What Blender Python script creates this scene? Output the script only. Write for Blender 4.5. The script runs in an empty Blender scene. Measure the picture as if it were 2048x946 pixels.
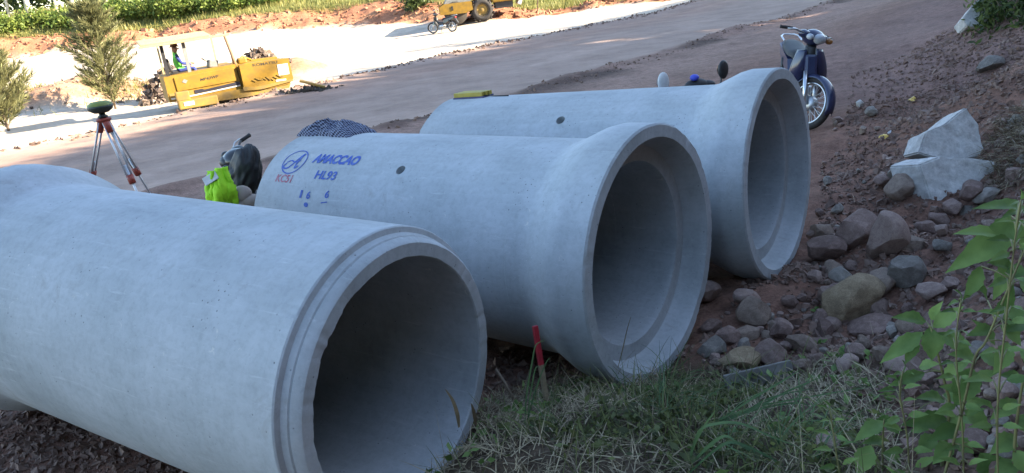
import bpy, bmesh, math, random
import numpy as np
from mathutils import Vector, Matrix, Euler
random.seed(7); rng = np.random.default_rng(7)
sc = bpy.context.scene
COL = sc.collection
rad = math.radians

# ------------------------------------------------------------------ camera
FPX, PITCH, ROLL, CAMH = 1585.2, 0.3164, 0.1233, 1.83
cp, sp, cr, sr = math.cos(PITCH), math.sin(PITCH), math.cos(ROLL), math.sin(ROLL)
_rt = Vector((1, 0, 0)); _up = Vector((0, sp, cp)); FWD = Vector((0, cp, -sp))
RGT = cr * _rt - sr * _up; UPV = sr * _rt + cr * _up
cam_d = bpy.data.cameras.new('camera'); cam = bpy.data.objects.new('camera', cam_d); COL.objects.link(cam)
cam_d.sensor_fit = 'HORIZONTAL'; cam_d.sensor_width = 36; cam_d.lens = FPX / 2048 * 36
cam_d.clip_start = .05; cam_d.clip_end = 3000
M = Matrix((RGT, UPV, -FWD)).transposed().to_4x4(); M.translation = (0, 0, CAMH)
cam.matrix_world = M
sc.camera = cam

# ------------------------------------------------------------------ light
SUN_EL, SUN_HEAD = rad(23), rad(-8)          # the sun stands to the right, low
w = bpy.data.worlds.new('World'); sc.world = w; w.use_nodes = True
nt = w.node_tree; bg = nt.nodes['Background']
sky = nt.nodes.new('ShaderNodeTexSky'); sky.sky_type = 'NISHITA'; sky.sun_disc = False
sky.sun_elevation = SUN_EL; sky.sun_rotation = math.pi / 2 - SUN_HEAD
sky.air_density = 1.0; sky.dust_density = .6; sky.ozone_density = 1.0
nt.links.new(sky.outputs[0], bg.inputs[0]); bg.inputs[1].default_value = 0.11
sd = bpy.data.lights.new('sun', 'SUN'); sd.energy = 5.0; sd.angle = rad(.5); sd.color = (1, .86, .66)
so = bpy.data.objects.new('sun', sd); COL.objects.link(so)
SUNV = Vector((math.cos(SUN_HEAD) * math.cos(SUN_EL), math.sin(SUN_HEAD) * math.cos(SUN_EL), math.sin(SUN_EL)))
so.rotation_euler = SUNV.to_track_quat('Z', 'Y').to_euler()
sc.view_settings.view_transform = 'Standard'; sc.view_settings.look = 'None'
sc.view_settings.gamma = 1; sc.view_settings.exposure = 2.5
sc.cycles.use_denoising = True
sc.cycles.max_bounces = 6; sc.cycles.diffuse_bounces = 2; sc.cycles.transparent_max_bounces = 4

# ------------------------------------------------------------------ helpers
def P(px, py, y):
    """world point seen at photo pixel (px,py) at forward distance y"""
    d = (px - 1024) / FPX * RGT - (py - 473) / FPX * UPV + FWD
    t = y / d.y
    return Vector((d.x * t, y, CAMH + d.z * t))

def tag(o, label=None, cat=None, group=None, kind=None):
    if label: o['label'] = label
    if cat: o['category'] = cat
    if group: o['group'] = group
    if kind: o['kind'] = kind
    return o

def thing(name, label, cat, loc=(0, 0, 0), rot=(0, 0, 0), group=None):
    o = bpy.data.objects.new(name, None); COL.objects.link(o)
    o.location = loc; o.rotation_euler = rot; o.empty_display_size = .1
    return tag(o, label, cat, group)

def link(name, me, parent=None):
    o = bpy.data.objects.new(name, me); COL.objects.link(o)
    if parent: o.parent = parent
    return o

class MB:
    """collects shapes, builds ONE mesh object"""
    def __init__(s, T=None): s.v = []; s.f = []; s.T = T; s.sm = []
    def add(s, vs, fs, smooth=False):
        n = len(s.v)
        for p in vs:
            p = Vector(p)
            s.v.append(tuple(s.T @ p) if s.T else tuple(p))
        for f in fs: s.f.append([n + i for i in f]); s.sm.append(smooth)
        return s
    def box(s, c, size, rot=(0, 0, 0), bev=.0, taper=1.0):
        x, y, z = [k / 2 for k in size]; R = Euler(rot).to_matrix(); c = Vector(c)
        if bev <= 0:
            vs = []
            for sz in (-1, 1):
                k = taper if sz > 0 else 1
                for a, b in ((-1, -1), (1, -1), (1, 1), (-1, 1)): vs.append(c + R @ Vector((a * x * k, b * y * k, sz * z)))
            return s.add(vs, [(3, 2, 1, 0), (4, 5, 6, 7), (0, 1, 5, 4), (1, 2, 6, 5), (2, 3, 7, 6), (3, 0, 4, 7)])
        bm = bmesh.new(); bmesh.ops.create_cube(bm, size=1)
        for q in bm.verts:
            k = taper if q.co.z > 0 else 1
            q.co = Vector((q.co.x * 2 * x * k, q.co.y * 2 * y * k, q.co.z * 2 * z))
        bmesh.ops.bevel(bm, geom=bm.edges[:], offset=min(bev, .45 * min(size)), segments=2, profile=.6, affect='EDGES')
        bm.verts.index_update()
        s.add([c + R @ q.co for q in bm.verts], [[q.index for q in f.verts] for f in bm.faces]); bm.free(); return s
    def tube(s, pts, r, n=8, cap=True):
        pts = [Vector(p) for p in pts]; rs = r if isinstance(r, (list, tuple)) else [r] * len(pts)
        vs = []; fs = []; prev = None
        for i, p in enumerate(pts):
            d = (pts[min(i + 1, len(pts) - 1)] - pts[max(i - 1, 0)]).normalized()
            if prev is None: a = d.orthogonal().normalized()
            else: a = (prev - d * prev.dot(d)).normalized()
            prev = a; b = d.cross(a)
            for k in range(n):
                t = 2 * math.pi * k / n; vs.append(p + rs[i] * (math.cos(t) * a + math.sin(t) * b))
        for i in range(len(pts) - 1):
            for k in range(n): fs.append((i * n + k, i * n + (k + 1) % n, (i + 1) * n + (k + 1) % n, (i + 1) * n + k))
        if cap: fs += [tuple(range(n))[::-1], tuple(range((len(pts) - 1) * n, len(pts) * n))]
        return s.add(vs, fs, True)
    def lathe(s, prof, c=(0, 0, 0), axis='Z', n=24, closed=False):
        c = Vector(c); vs = []; fs = []
        for (r, h) in prof:
            for k in range(n):
                t = 2 * math.pi * k / n; a, b = r * math.cos(t), r * math.sin(t)
                vs.append(c + (Vector((a, b, h)) if axis == 'Z' else Vector((a, h, b)) if axis == 'Y' else Vector((h, a, b))))
        m = len(prof)
        for i in range(m if closed else m - 1):
            j = (i + 1) % m
            for k in range(n): fs.append((i * n + k, i * n + (k + 1) % n, j * n + (k + 1) % n, j * n + k))
        return s.add(vs, fs, True)
    def torus(s, c, R, r, axis='Y', n=36, m=10, sq=1.0):
        return s.lathe([(R + r * math.cos(2 * math.pi * k / m), sq * r * math.sin(2 * math.pi * k / m)) for k in range(m)], c, axis, n, True)
    def ball(s, c, size, n=12, m=8):
        c = Vector(c); x, y, z = size; vs = [c + Vector((0, 0, z))]; fs = []
        for i in range(1, m):
            a = math.pi * i / m
            for k in range(n):
                t = 2 * math.pi * k / n; vs.append(c + Vector((x * math.sin(a) * math.cos(t), y * math.sin(a) * math.sin(t), z * math.cos(a))))
        vs.append(c - Vector((0, 0, z)))
        for k in range(n): fs.append((0, 1 + k, 1 + (k + 1) % n))
        for i in range(m - 2):
            for k in range(n): fs.append((1 + i * n + k, 1 + (i + 1) * n + k, 1 + (i + 1) * n + (k + 1) % n, 1 + i * n + (k + 1) % n))
        L = len(vs) - 1
        for k in range(n): fs.append((L, 1 + (m - 2) * n + (k + 1) % n, 1 + (m - 2) * n + k))
        return s.add(vs, fs, True)
    def prism(s, poly, y0, y1, axis='Y', taper=1.0):
        """poly in (x,z) extruded along y"""
        n = len(poly); cx = sum(p[0] for p in poly) / n; cz = sum(p[1] for p in poly) / n
        vs = [(a, y0, b) for a, b in poly] + [(cx + (a - cx) * taper, y1, cz + (b - cz) * taper) for a, b in poly]
        fs = [tuple(range(n)), tuple(range(n, 2 * n))[::-1]] + [(i, i + n, (i + 1) % n + n, (i + 1) % n) for i in range(n)]
        return s.add(vs, fs)
    def build(s, name, mat, parent=None, smooth=None):
        me = bpy.data.meshes.new(name); me.from_pydata(s.v, [], s.f); me.materials.append(mat)
        me.polygons.foreach_set('use_smooth', [bool(a) if smooth is None else smooth for a in s.sm])
        bm = bmesh.new(); bm.from_mesh(me); bmesh.ops.recalc_face_normals(bm, faces=bm.faces); bm.to_mesh(me); bm.free()
        return link(name, me, parent)

def mesh_np(name, v, f, mat, parent=None, smooth=False, attr=None, mi=None):
    """arrays -> mesh object; f is (n,k) of equal sized faces"""
    v = np.asarray(v, np.float32); f = np.asarray(f, np.int32); k = f.shape[1]
    me = bpy.data.meshes.new(name); me.vertices.add(len(v)); me.vertices.foreach_set('co', v.ravel())
    me.loops.add(f.size); me.loops.foreach_set('vertex_index', f.ravel())
    me.polygons.add(len(f)); me.polygons.foreach_set('loop_start', np.arange(0, f.size, k, dtype=np.int32))
    me.polygons.foreach_set('use_smooth', np.full(len(f), smooth))
    for m in (mat if isinstance(mat, (list, tuple)) else [mat]): me.materials.append(m)
    if mi is not None: me.polygons.foreach_set('material_index', np.asarray(mi, np.int32))
    me.update(calc_edges=True); me.validate()
    if attr is not None:
        for an, arr in attr.items():
            a = me.attributes.new(an, 'FLOAT_COLOR', 'POINT'); a.data.foreach_set('color', np.asarray(arr, np.float32).ravel())
    return link(name, me, parent)

def copy_tree(o, parent=None):
    c = o.copy(); COL.objects.link(c)
    if parent: c.parent = parent
    for ch in list(o.children): copy_tree(ch, c)
    return c

# noise ------------------------------------------------------------
def vn(x, y, seed=0):
    xi = np.floor(x).astype(np.int64); yi = np.floor(y).astype(np.int64); fx = x - xi; fy = y - yi
    def h(a, b):
        n = (a * 374761393 + b * 668265263 + seed * 1442695041) & 0x7fffffff
        n = ((n ^ (n >> 13)) * 1274126177) & 0x7fffffff
        return ((n ^ (n >> 16)) & 0xffff) / 65535.0
    u = fx * fx * (3 - 2 * fx); v = fy * fy * (3 - 2 * fy)
    return (h(xi, yi) * (1 - u) + h(xi + 1, yi) * u) * (1 - v) + (h(xi, yi + 1) * (1 - u) + h(xi + 1, yi + 1) * u) * v
def fbm(x, y, sc_, seed=0, o=4):
    a = 0; t = 0; amp = 1
    for i in range(o):
        a = a + amp * (vn(x / sc_, y / sc_, seed + i * 17) - .5); t += amp; amp *= .5; sc_ *= .5
    return a / t * 2

# ------------------------------------------------------------------ materials
def newmat(name):
    m = bpy.data.materials.new(name); m.use_nodes = True
    return m, m.node_tree, m.node_tree.nodes['Principled BSDF']
def nd(t, typ, **kw):
    n = t.nodes.new(typ)
    for k, v in kw.items(): setattr(n, k, v)
    return n
def ramp(t, stops):
    r = t.nodes.new('ShaderNodeValToRGB'); e = r.color_ramp.elements
    while len(e) > 1: e.remove(e[0])
    e[0].position = stops[0][0]; e[0].color = (*stops[0][1], 1)
    for p, c in stops[1:]: q = e.new(p); q.color = (*c, 1)
    return r
def mix(t, blend, fac, a, b):
    m = nd(t, 'ShaderNodeMix', data_type='RGBA', blend_type=blend)
    for i, x in ((0, fac), (6, a), (7, b)):
        if hasattr(x, 'is_linked') or hasattr(x, 'links'): t.links.new(x, m.inputs[i])
        elif i == 0: m.inputs[0].default_value = x
        else: m.inputs[i].default_value = (*x, 1)
    return m.outputs[2]
def noise(t, scale, detail=4, rough=.6, vec=None, dist=0):
    n = nd(t, 'ShaderNodeTexNoise'); n.inputs['Scale'].default_value = scale; n.inputs['Detail'].default_value = detail
    n.inputs['Roughness'].default_value = rough; n.inputs['Distortion'].default_value = dist
    if vec is not None: t.links.new(vec, n.inputs['Vector'])
    return n
def bump(t, b, h, strength=.3, dist=.02):
    n = nd(t, 'ShaderNodeBump'); n.inputs['Strength'].default_value = strength; n.inputs['Distance'].default_value = dist
    t.links.new(h, n.inputs['Height']); t.links.new(n.outputs[0], b.inputs['Normal'])
def simple(name, c, rough=.6, metal=0., var=.25, scale=12., bmp=0., c2=None, coat=0.):
    m, t, b = newmat(name); co = nd(t, 'ShaderNodeTexCoord')
    n = noise(t, scale, 5, .6, co.outputs['Object'])
    lo = tuple(k * (1 - var) for k in c) if c2 is None else c2
    r = ramp(t, [(.35, lo), (.65, c)]); t.links.new(n.outputs[0], r.inputs[0]); t.links.new(r.outputs[0], b.inputs['Base Color'])
    b.inputs['Roughness'].default_value = rough; b.inputs['Metallic'].default_value = metal; b.inputs['Coat Weight'].default_value = coat
    if bmp: bump(t, b, n.outputs[0], bmp, .01)
    return m

def concrete_mat():
    m, t, b = newmat('concrete'); co = nd(t, 'ShaderNodeTexCoord'); O = co.outputs['Object']
    big = noise(t, 2.3, 5, .62, O, .4); fine = noise(t, 38, 4, .7, O); pit = nd(t, 'ShaderNodeTexVoronoi'); pit.inputs['Scale'].default_value = 34
    t.links.new(O, pit.inputs['Vector'])
    mp = nd(t, 'ShaderNodeMapping'); mp.inputs['Scale'].default_value = (1.2, 14, 14); t.links.new(O, mp.inputs[0])
    streak = noise(t, 1.6, 4, .6, mp.outputs[0])
    mp2 = nd(t, 'ShaderNodeMapping'); mp2.inputs['Scale'].default_value = (16, 1.5, 1.5); t.links.new(O, mp2.inputs[0])
    rings = noise(t, 1.5, 3, .6, mp2.outputs[0])
    r = ramp(t, [(.25, (.30, .325, .335)), (.45, (.375, .40, .415)), (.6, (.42, .443, .462)), (.8, (.50, .52, .54))]); t.links.new(big.outputs[0], r.inputs[0])
    r2 = ramp(t, [(.3, (.93, .93, .93)), (.6, (1, 1, 1))]); t.links.new(streak.outputs[0], r2.inputs[0])
    r3 = ramp(t, [(.3, (.96, .96, .955)), (.55, (1, 1, 1))]); t.links.new(rings.outputs[0], r3.inputs[0])
    r4 = ramp(t, [(.33, (.88, .88, .88)), (.55, (1.03, 1.03, 1.03))]); t.links.new(fine.outputs[0], r4.inputs[0])
    pr_ = ramp(t, [(.05, (.30, .30, .30)), (.13, (1, 1, 1))]); t.links.new(pit.outputs['Distance'], pr_.inputs[0])
    pn = noise(t, 7, 2, .5, O); pm = ramp(t, [(.50, (0, 0, 0)), (.62, (1, 1, 1))]); t.links.new(pn.outputs[0], pm.inputs[0])
    c = mix(t, 'MULTIPLY', 1., r.outputs[0], r2.outputs[0]); c = mix(t, 'MULTIPLY', 1., c, r3.outputs[0]); c = mix(t, 'MULTIPLY', .8, c, r4.outputs[0]); c = mix(t, 'MULTIPLY', pm.outputs[0], c, pr_.outputs[0])
    sp_ = noise(t, 17, 4, .75, O, 1.2); zn = noise(t, 1.7, 2, .5, O); sr = ramp(t, [(.66, (0, 0, 0)), (.70, (1, 1, 1))]); t.links.new(sp_.outputs[0], sr.inputs[0]); zr = ramp(t, [(.52, (0, 0, 0)), (.60, (.8, .8, .8))]); t.links.new(zn.outputs[0], zr.inputs[0]); sm = mix(t, 'MULTIPLY', 1., sr.outputs[0], zr.outputs[0]); c = mix(t, 'MIX', sm, c, (.56, .55, .52))
    wv = noise(t, 3.1, 5, .7, mp.outputs[0], .6); wr = ramp(t, [(.60, (0, 0, 0)), (.72, (.5, .5, .5))]); t.links.new(wv.outputs[0], wr.inputs[0]); c = mix(t, 'MIX', wr.outputs[0], c, (.56, .58, .59))
    # scattered stains and mortar splashes
    st = noise(t, 5.5, 6, .7, O, .8); rs = ramp(t, [(.60, (0, 0, 0)), (.70, (1, 1, 1))]); t.links.new(st.outputs[0], rs.inputs[0])
    c = mix(t, 'MIX', 0.0, c, (.26, .25, .235)); mm = t.nodes[-1]
    k = nd(t, 'ShaderNodeMath', operation='MULTIPLY'); k.inputs[1].default_value = .38; t.links.new(rs.outputs[0], k.inputs[0]); t.links.new(k.outputs[0], mm.inputs[0])
    # red soil splashed on the underside and lower edge
    t.links.new(c, b.inputs['Base Color']); b.inputs['Roughness'].default_value = .86
    rp = ramp(t, [(.05, (0, 0, 0)), (.16, (1, 1, 1))]); t.links.new(pit.outputs['Distance'], rp.inputs[0])
    hs = nd(t, 'ShaderNodeMath', operation='ADD'); t.links.new(rp.outputs[0], hs.inputs[0]); t.links.new(fine.outputs[0], hs.inputs[1])
    bump(t, b, hs.outputs[0], .22, .006)
    return m

def terrain_mat():
    m, t, b = newmat('terrain'); co = nd(t, 'ShaderNodeTexCoord'); O = co.outputs['Object']
    at = nd(t, 'ShaderNodeAttribute', attribute_name='Col')
    n1 = noise(t, 1.1, 6, .65, O); n2 = noise(t, 9, 6, .7, O); n3 = noise(t, 55, 4, .7, O)
    r1 = ramp(t, [(.3, (.72, .70, .68)), (.7, (1.22, 1.22, 1.22))]); t.links.new(n1.outputs[0], r1.inputs[0])
    r2 = ramp(t, [(.28, (.62, .60, .58)), (.5, (1, 1, 1)), (.75, (1.4, 1.36, 1.34))]); t.links.new(n2.outputs[0], r2.inputs[0])
    r3 = ramp(t, [(.3, (.7, .7, .7)), (.68, (1.3, 1.3, 1.3))]); t.links.new(n3.outputs[0], r3.inputs[0])
    c = mix(t, 'MULTIPLY', .8, at.outputs['Color'], r1.outputs[0])
    rgb = nd(t, 'ShaderNodeMath', operation='MULTIPLY'); rgb.inputs[1].default_value = 1.; t.links.new(at.outputs['Alpha'], rgb.inputs[0])
    c = mix(t, 'MULTIPLY', rgb.outputs[0], c, r2.outputs[0]); c = mix(t, 'MULTIPLY', rgb.outputs[0], c, r3.outputs[0])
    t.links.new(c, b.inputs['Base Color']); b.inputs['Roughness'].default_value = .95; b.inputs['Specular IOR Level'].default_value = .2
    h = nd(t, 'ShaderNodeMath', operation='ADD'); t.links.new(n2.outputs[0], h.inputs[0]); t.links.new(n3.outputs[0], h.inputs[1])
    h2 = nd(t, 'ShaderNodeMath', operation='MULTIPLY'); t.links.new(h.outputs[0], h2.inputs[0]); t.links.new(at.outputs['Alpha'], h2.inputs[1])
    bump(t, b, h2.outputs[0], .6, .03)
    return m

def leaf_mat(name, ca, cb, scale=6., trans=.35, rough=.55):
    m, t, b = newmat(name); co = nd(t, 'ShaderNodeTexCoord'); ge = nd(t, 'ShaderNodeNewGeometry')
    n = noise(t, scale, 3, .6, co.outputs['Object'])
    a = nd(t, 'ShaderNodeMath', operation='ADD'); t.links.new(n.outputs[0], a.inputs[0])
    k = nd(t, 'ShaderNodeMath', operation='MULTIPLY_ADD'); t.links.new(ge.outputs['Random Per Island'], k.inputs[0]); k.inputs[1].default_value = .8; k.inputs[2].default_value = -.4
    t.links.new(k.outputs[0], a.inputs[1])
    r = ramp(t, [(.2, ca), (.8, cb)]); t.links.new(a.outputs[0], r.inputs[0])
    t.links.new(r.outputs[0], b.inputs['Base Color']); b.inputs['Roughness'].default_value = rough; b.inputs['Specular IOR Level'].default_value = .3
    tr = nd(t, 'ShaderNodeBsdfTranslucent'); t.links.new(r.outputs[0], tr.inputs[0])
    ms = nd(t, 'ShaderNodeMixShader'); ms.inputs[0].default_value = trans
    out = t.nodes['Material Output']; t.links.new(b.outputs[0], ms.inputs[1]); t.links.new(tr.outputs[0], ms.inputs[2]); t.links.new(ms.outputs[0], out.inputs[0])
    return m

def rock_mat(name, c1, c2, c3):
    m, t, b = newmat(name); co = nd(t, 'ShaderNodeTexCoord'); O = co.outputs['Object']; oi = nd(t, 'ShaderNodeObjectInfo')
    n = noise(t, 3.5, 6, .65, O, .5); f = noise(t, 26, 5, .7, O)
    a = nd(t, 'ShaderNodeMath', operation='MULTIPLY_ADD'); t.links.new(oi.outputs['Random'], a.inputs[0]); a.inputs[1].default_value = .4; a.inputs[2].default_value = -.2
    s = nd(t, 'ShaderNodeMath', operation='ADD'); t.links.new(n.outputs[0], s.inputs[0]); t.links.new(a.outputs[0], s.inputs[1])
    r = ramp(t, [(.25, c1), (.5, c2), (.75, c3)]); t.links.new(s.outputs[0], r.inputs[0])
    r2 = ramp(t, [(.3, (.65, .65, .65)), (.7, (1.25, 1.25, 1.25))]); t.links.new(f.outputs[0], r2.inputs[0])
    c = mix(t, 'MULTIPLY', .8, r.outputs[0], r2.outputs[0]); t.links.new(c, b.inputs['Base Color'])
    b.inputs['Roughness'].default_value = .85; b.inputs['Specular IOR Level'].default_value = .3
    bump(t, b, f.outputs[0], .5, .015)
    return m

M_CON = concrete_mat(); M_TER = terrain_mat()
M_HOLE = simple('mortar', (.36, .36, .35), .9)
M_PLUG = simple('light_plug_dark', (.05, .045, .04), .9)  # only for the plugs added to darken the pipe bores
M_BLUE = simple('stencil_blue', (.035, .075, .36), .8, var=.5, scale=45, c2=(.10, .16, .40))
M_RED = simple('stencil_red', (.42, .05, .09), .85, c2=(.40, .26, .30), scale=45)
M_ROCK = rock_mat('rock_brown', (.14, .098, .075), (.235, .17, .132), (.32, .24, .19))
M_ROCKP = rock_mat('rock_purple', (.15, .095, .078), (.25, .168, .14), (.34, .245, .205))
M_ROCKG = rock_mat('rock_grey', (.15, .13, .112), (.235, .205, .178), (.33, .29, .25))
M_ROCKO = rock_mat('rock_ochre', (.165, .115, .072), (.275, .20, .122), (.38, .29, .185))
M_CHUNK = rock_mat('broken_concrete', (.30, .26, .235), (.47, .445, .42), (.56, .54, .515))
M_PEB2 = rock_mat('pebbles', (.16, .10, .08), (.26, .185, .15), (.40, .33, .28))
M_PEB = rock_mat('gravel', (.15, .088, .066), (.21, .138, .108), (.32, .245, .20))

# ------------------------------------------------------------------ terrain
C48, S48 = math.cos(rad(48)), math.sin(rad(48))
def UV(x, y): return x * S48 - y * C48, x * C48 + y * S48
def XY(u, v): return u * S48 + v * C48, -u * C48 + v * S48
PIPES = {1: (-.6127, 3.6106, -1.8818, 2.5382, .0324), 2: (.9583, 5.0441, -1.9199, 2.4476, -.0054), 3: (2.3338, 6.4771, -1.8723, 2.489, -.0277)}
ctl = []
def cpt(px, py, y): ctl.append(tuple(P(px, py, y)))
BASE = [(0, 120, 52), (180, 95, 52), (350, 85, 51), (500, 65, 50), (700, 50, 50), (870, 45, 47), (1000, 38, 45), (1200, 15, 44), (1345, 0, 42)]
TOP = [(-40, 80, 54.5), (0, 75, 54.5), (180, 63, 54.5), (420, 40, 53.5), (600, 19, 53), (760, 2, 52.5), (870, 4, 50), (1080, 22, 47), (1200, 5, 46), (1345, -14, 44.5)]
for q in BASE: cpt(*q)
for q in TOP: cpt(*q)
for q in ((0, 40, 61), (300, 15, 61), (600, -5, 60), (900, -25, 58), (1250, -40, 56)): cpt(*q)
for q in ((0, 325, 14.5), (360, 245, 17), (650, 168, 21.3), (930, 105, 25.7), (1100, 72, 28), (1345, 5, 39)): cpt(*q)
for q in ((1130, 170, 15), (1420, 85, 19), (1640, 5, 27)): cpt(*q)
for q in ((0, 225, 24.5), (150, 205, 24.8), (225, 205, 25), (60, 262, 20), (700, 110, 32), (900, 75, 38), (1150, 40, 41), (0, 165, 38), (250, 120, 40)): cpt(*q)
for (u, v, z) in ((-3, -2, 0.02), (-4.6, -1, 0.0), (-2.4, 1.6, 0.0), (-3.6, 1.5, .05), (-2.3, 3.3, -.02), (-4.5, 3, -.03), (-2.6, 4.8, -.02), (-5.5, 4, -.05), (-3, 6.3, -.03), (-6, 0, -.03), (-7.5, 6, -.1), (-7.5, 10, -.12), (-8, 2, -.13), (-7, -6, -.1), (-4, 9, 0), (-13, 8, -.28), (-13, 20, -.25), (-18, -4, -.32), (-30, -6, -.4), (-13, -8, -.25)): ctl.append((*XY(u, v), z))
# the slope on the right and the mound in front
for q in ((1628, 262, 7.75), (1700, 90, 12.5), (2048, 0, 11.5), (2150, -30, 12), (1940, 60, 10.3), (2048, 140, 8), (2048, 300, 5.0), (1890, 420, 4.75), (1880, 300, 5.5), (1760, 330, 6.2), (1720, 655, 3.42), (1560, 600, 3.75), (1800, 520, 3.95),
          (2048, 600, 2.55), (2048, 940, 1.5), (1800, 940, 1.72), (1500, 946, 1.92), (1200, 946, 2.05), (1530, 765, 2.85), (1240, 765, 3.16), (1095, 822, 2.75), (925, 890, 2.42), (900, 946, 2.2), (1350, 750, 3.2), (1800, 760, 2.3), (1700, 250, 7.4), (1640, 420, 5.3)): cpt(*q)
for (u, v, z) in ((.6, 1, .75), (1.0, -1, .8), (.8, 4, 1.0), (2.5, 0, 1.9), (2.5, 6, 2.2), (0, 8.5, 1.4), (0, 13, 1.8), (-2.2, 18, .9), (2, 20, 3.2), (-.5, -1.2, .35), (-1.2, -3, .2), (0, -8, .5), (4, -8, 2.5), (6, 12, 5), (-6, 25, .1), (0, 35, 3), (6, 3, 4.3)): ctl.append((*XY(u, v), z))
for u, z in ((14, 11.0), (24, 12.5), (45, 13)):
    for v in (-40, -15, 10, 35, 60, 90): ctl.append((*XY(u, v), z))
for (u, v, z) in ((-60, -20, -.2), (-110, 0, .4), (-30, -40, -.4), (-10, -40, -.2), (0, -40, 1), (-120, 60, 3.5), (-70, 70, 3.2), (-40, 70, 3.0), (-10, 75, 2.5), (0, 60, 3), (-20, 110, 5), (-90, 140, 9)): ctl.append((*XY(u, v), z))
ctl += [(-.62, 2.15, .06), (-.5, 1.9, .16), (-.85, 2.35, .0), (-.62, 2.45, .02), (.45, 3.4, -.03), (-1.2, 1.9, .0)]
ctl = np.array(ctl)
def _k(r2): return np.where(r2 > 1e-12, .5 * r2 * np.log(np.maximum(r2, 1e-12)), 0)
_SCL = 20.
_cx = ctl[:, :2] / _SCL; _n = len(ctl)
_K = _k(((_cx[:, None] - _cx[None]) ** 2).sum(-1)) + np.eye(_n) * 2e-5
_Pm = np.c_[np.ones(_n), _cx]
_A = np.block([[_K, _Pm], [_Pm.T, np.zeros((3, 3))]])
_w = np.linalg.solve(_A, np.r_[ctl[:, 2], 0, 0, 0])
def tps(x, y):
    sh = np.shape(x); q = np.c_[np.ravel(x), np.ravel(y)] / _SCL; out = np.empty(len(q))
    for i in range(0, len(q), 20000):
        s = q[i:i + 20000]; out[i:i + 20000] = _k(((s[:, None] - _cx[None]) ** 2).sum(-1)) @ _w[:_n] + _w[_n] + s @ _w[_n + 1:]
    return out.reshape(sh)
def sst(a, b, x): t = np.clip((x - a) / (b - a), 0, 1); return t * t * (3 - 2 * t)
_bp = np.array([P(*q)[:2] for q in BASE]); _tp = np.array([P(*q)[:2] for q in TOP])
def base_y(x): return np.interp(x, np.r_[-90, _bp[:, 0], 25, 60], np.r_[54, _bp[:, 1], 45, 52])
def top_y(x): return np.interp(x, np.r_[-90, _tp[:, 0], 25, 60], np.r_[57, _tp[:, 1], 48, 55])
_rl = np.array([P(*q)[:2] for q in ((-150, 235, 23), (0, 218, 25), (120, 200, 25.3), (225, 185, 26.5), (320, 155, 27), (430, 138, 27), (570, 128, 26.5))])
def ridge_d(x, y):
    d = np.full(np.shape(x), 1e9)
    for a, b in zip(_rl[:-1], _rl[1:]):
        ab = b - a; t = np.clip(((x - a[0]) * ab[0] + (y - a[1]) * ab[1]) / (ab @ ab), 0, 1)
        d = np.minimum(d, np.hypot(x - a[0] - t * ab[0], y - a[1] - t * ab[1]))
    return d
def weights(x, y):
    u, v = UV(x, y); wob = .45 * fbm(x, y, 2.2, 3, 3); r = np.hypot(x, y)
    road_l = -17.75 + wob * .5 ; berm = -9.35 + wob * .7
    by, ty = base_y(x) + wob, top_y(x) + wob * 1.2
    W = {}
    hill = sst(2.5, 4.5, u + wob) ; W['hill'] = hill
    front = 1 - hill
    beyond = sst(-.3, .3, y - by) * (u < 2)
    verge = sst(-.3, .3, y - ty)
    W['verge'] = front * beyond * verge; W['bank'] = front * beyond * (1 - verge)
    rest = front * (1 - beyond)
    strip = sst(.12, -.12, u - road_l); soil = sst(1.9, 1.3, ridge_d(x, y) + wob * 1.2)
    W['soil'] = rest * strip * soil; W['strip'] = rest * strip * (1 - soil)
    road = (1 - strip) * sst(.5, -.5, u - berm)
    W['road'] = rest * road; W['dirt'] = rest * (1 - strip) * (1 - road)
    return W
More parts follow.
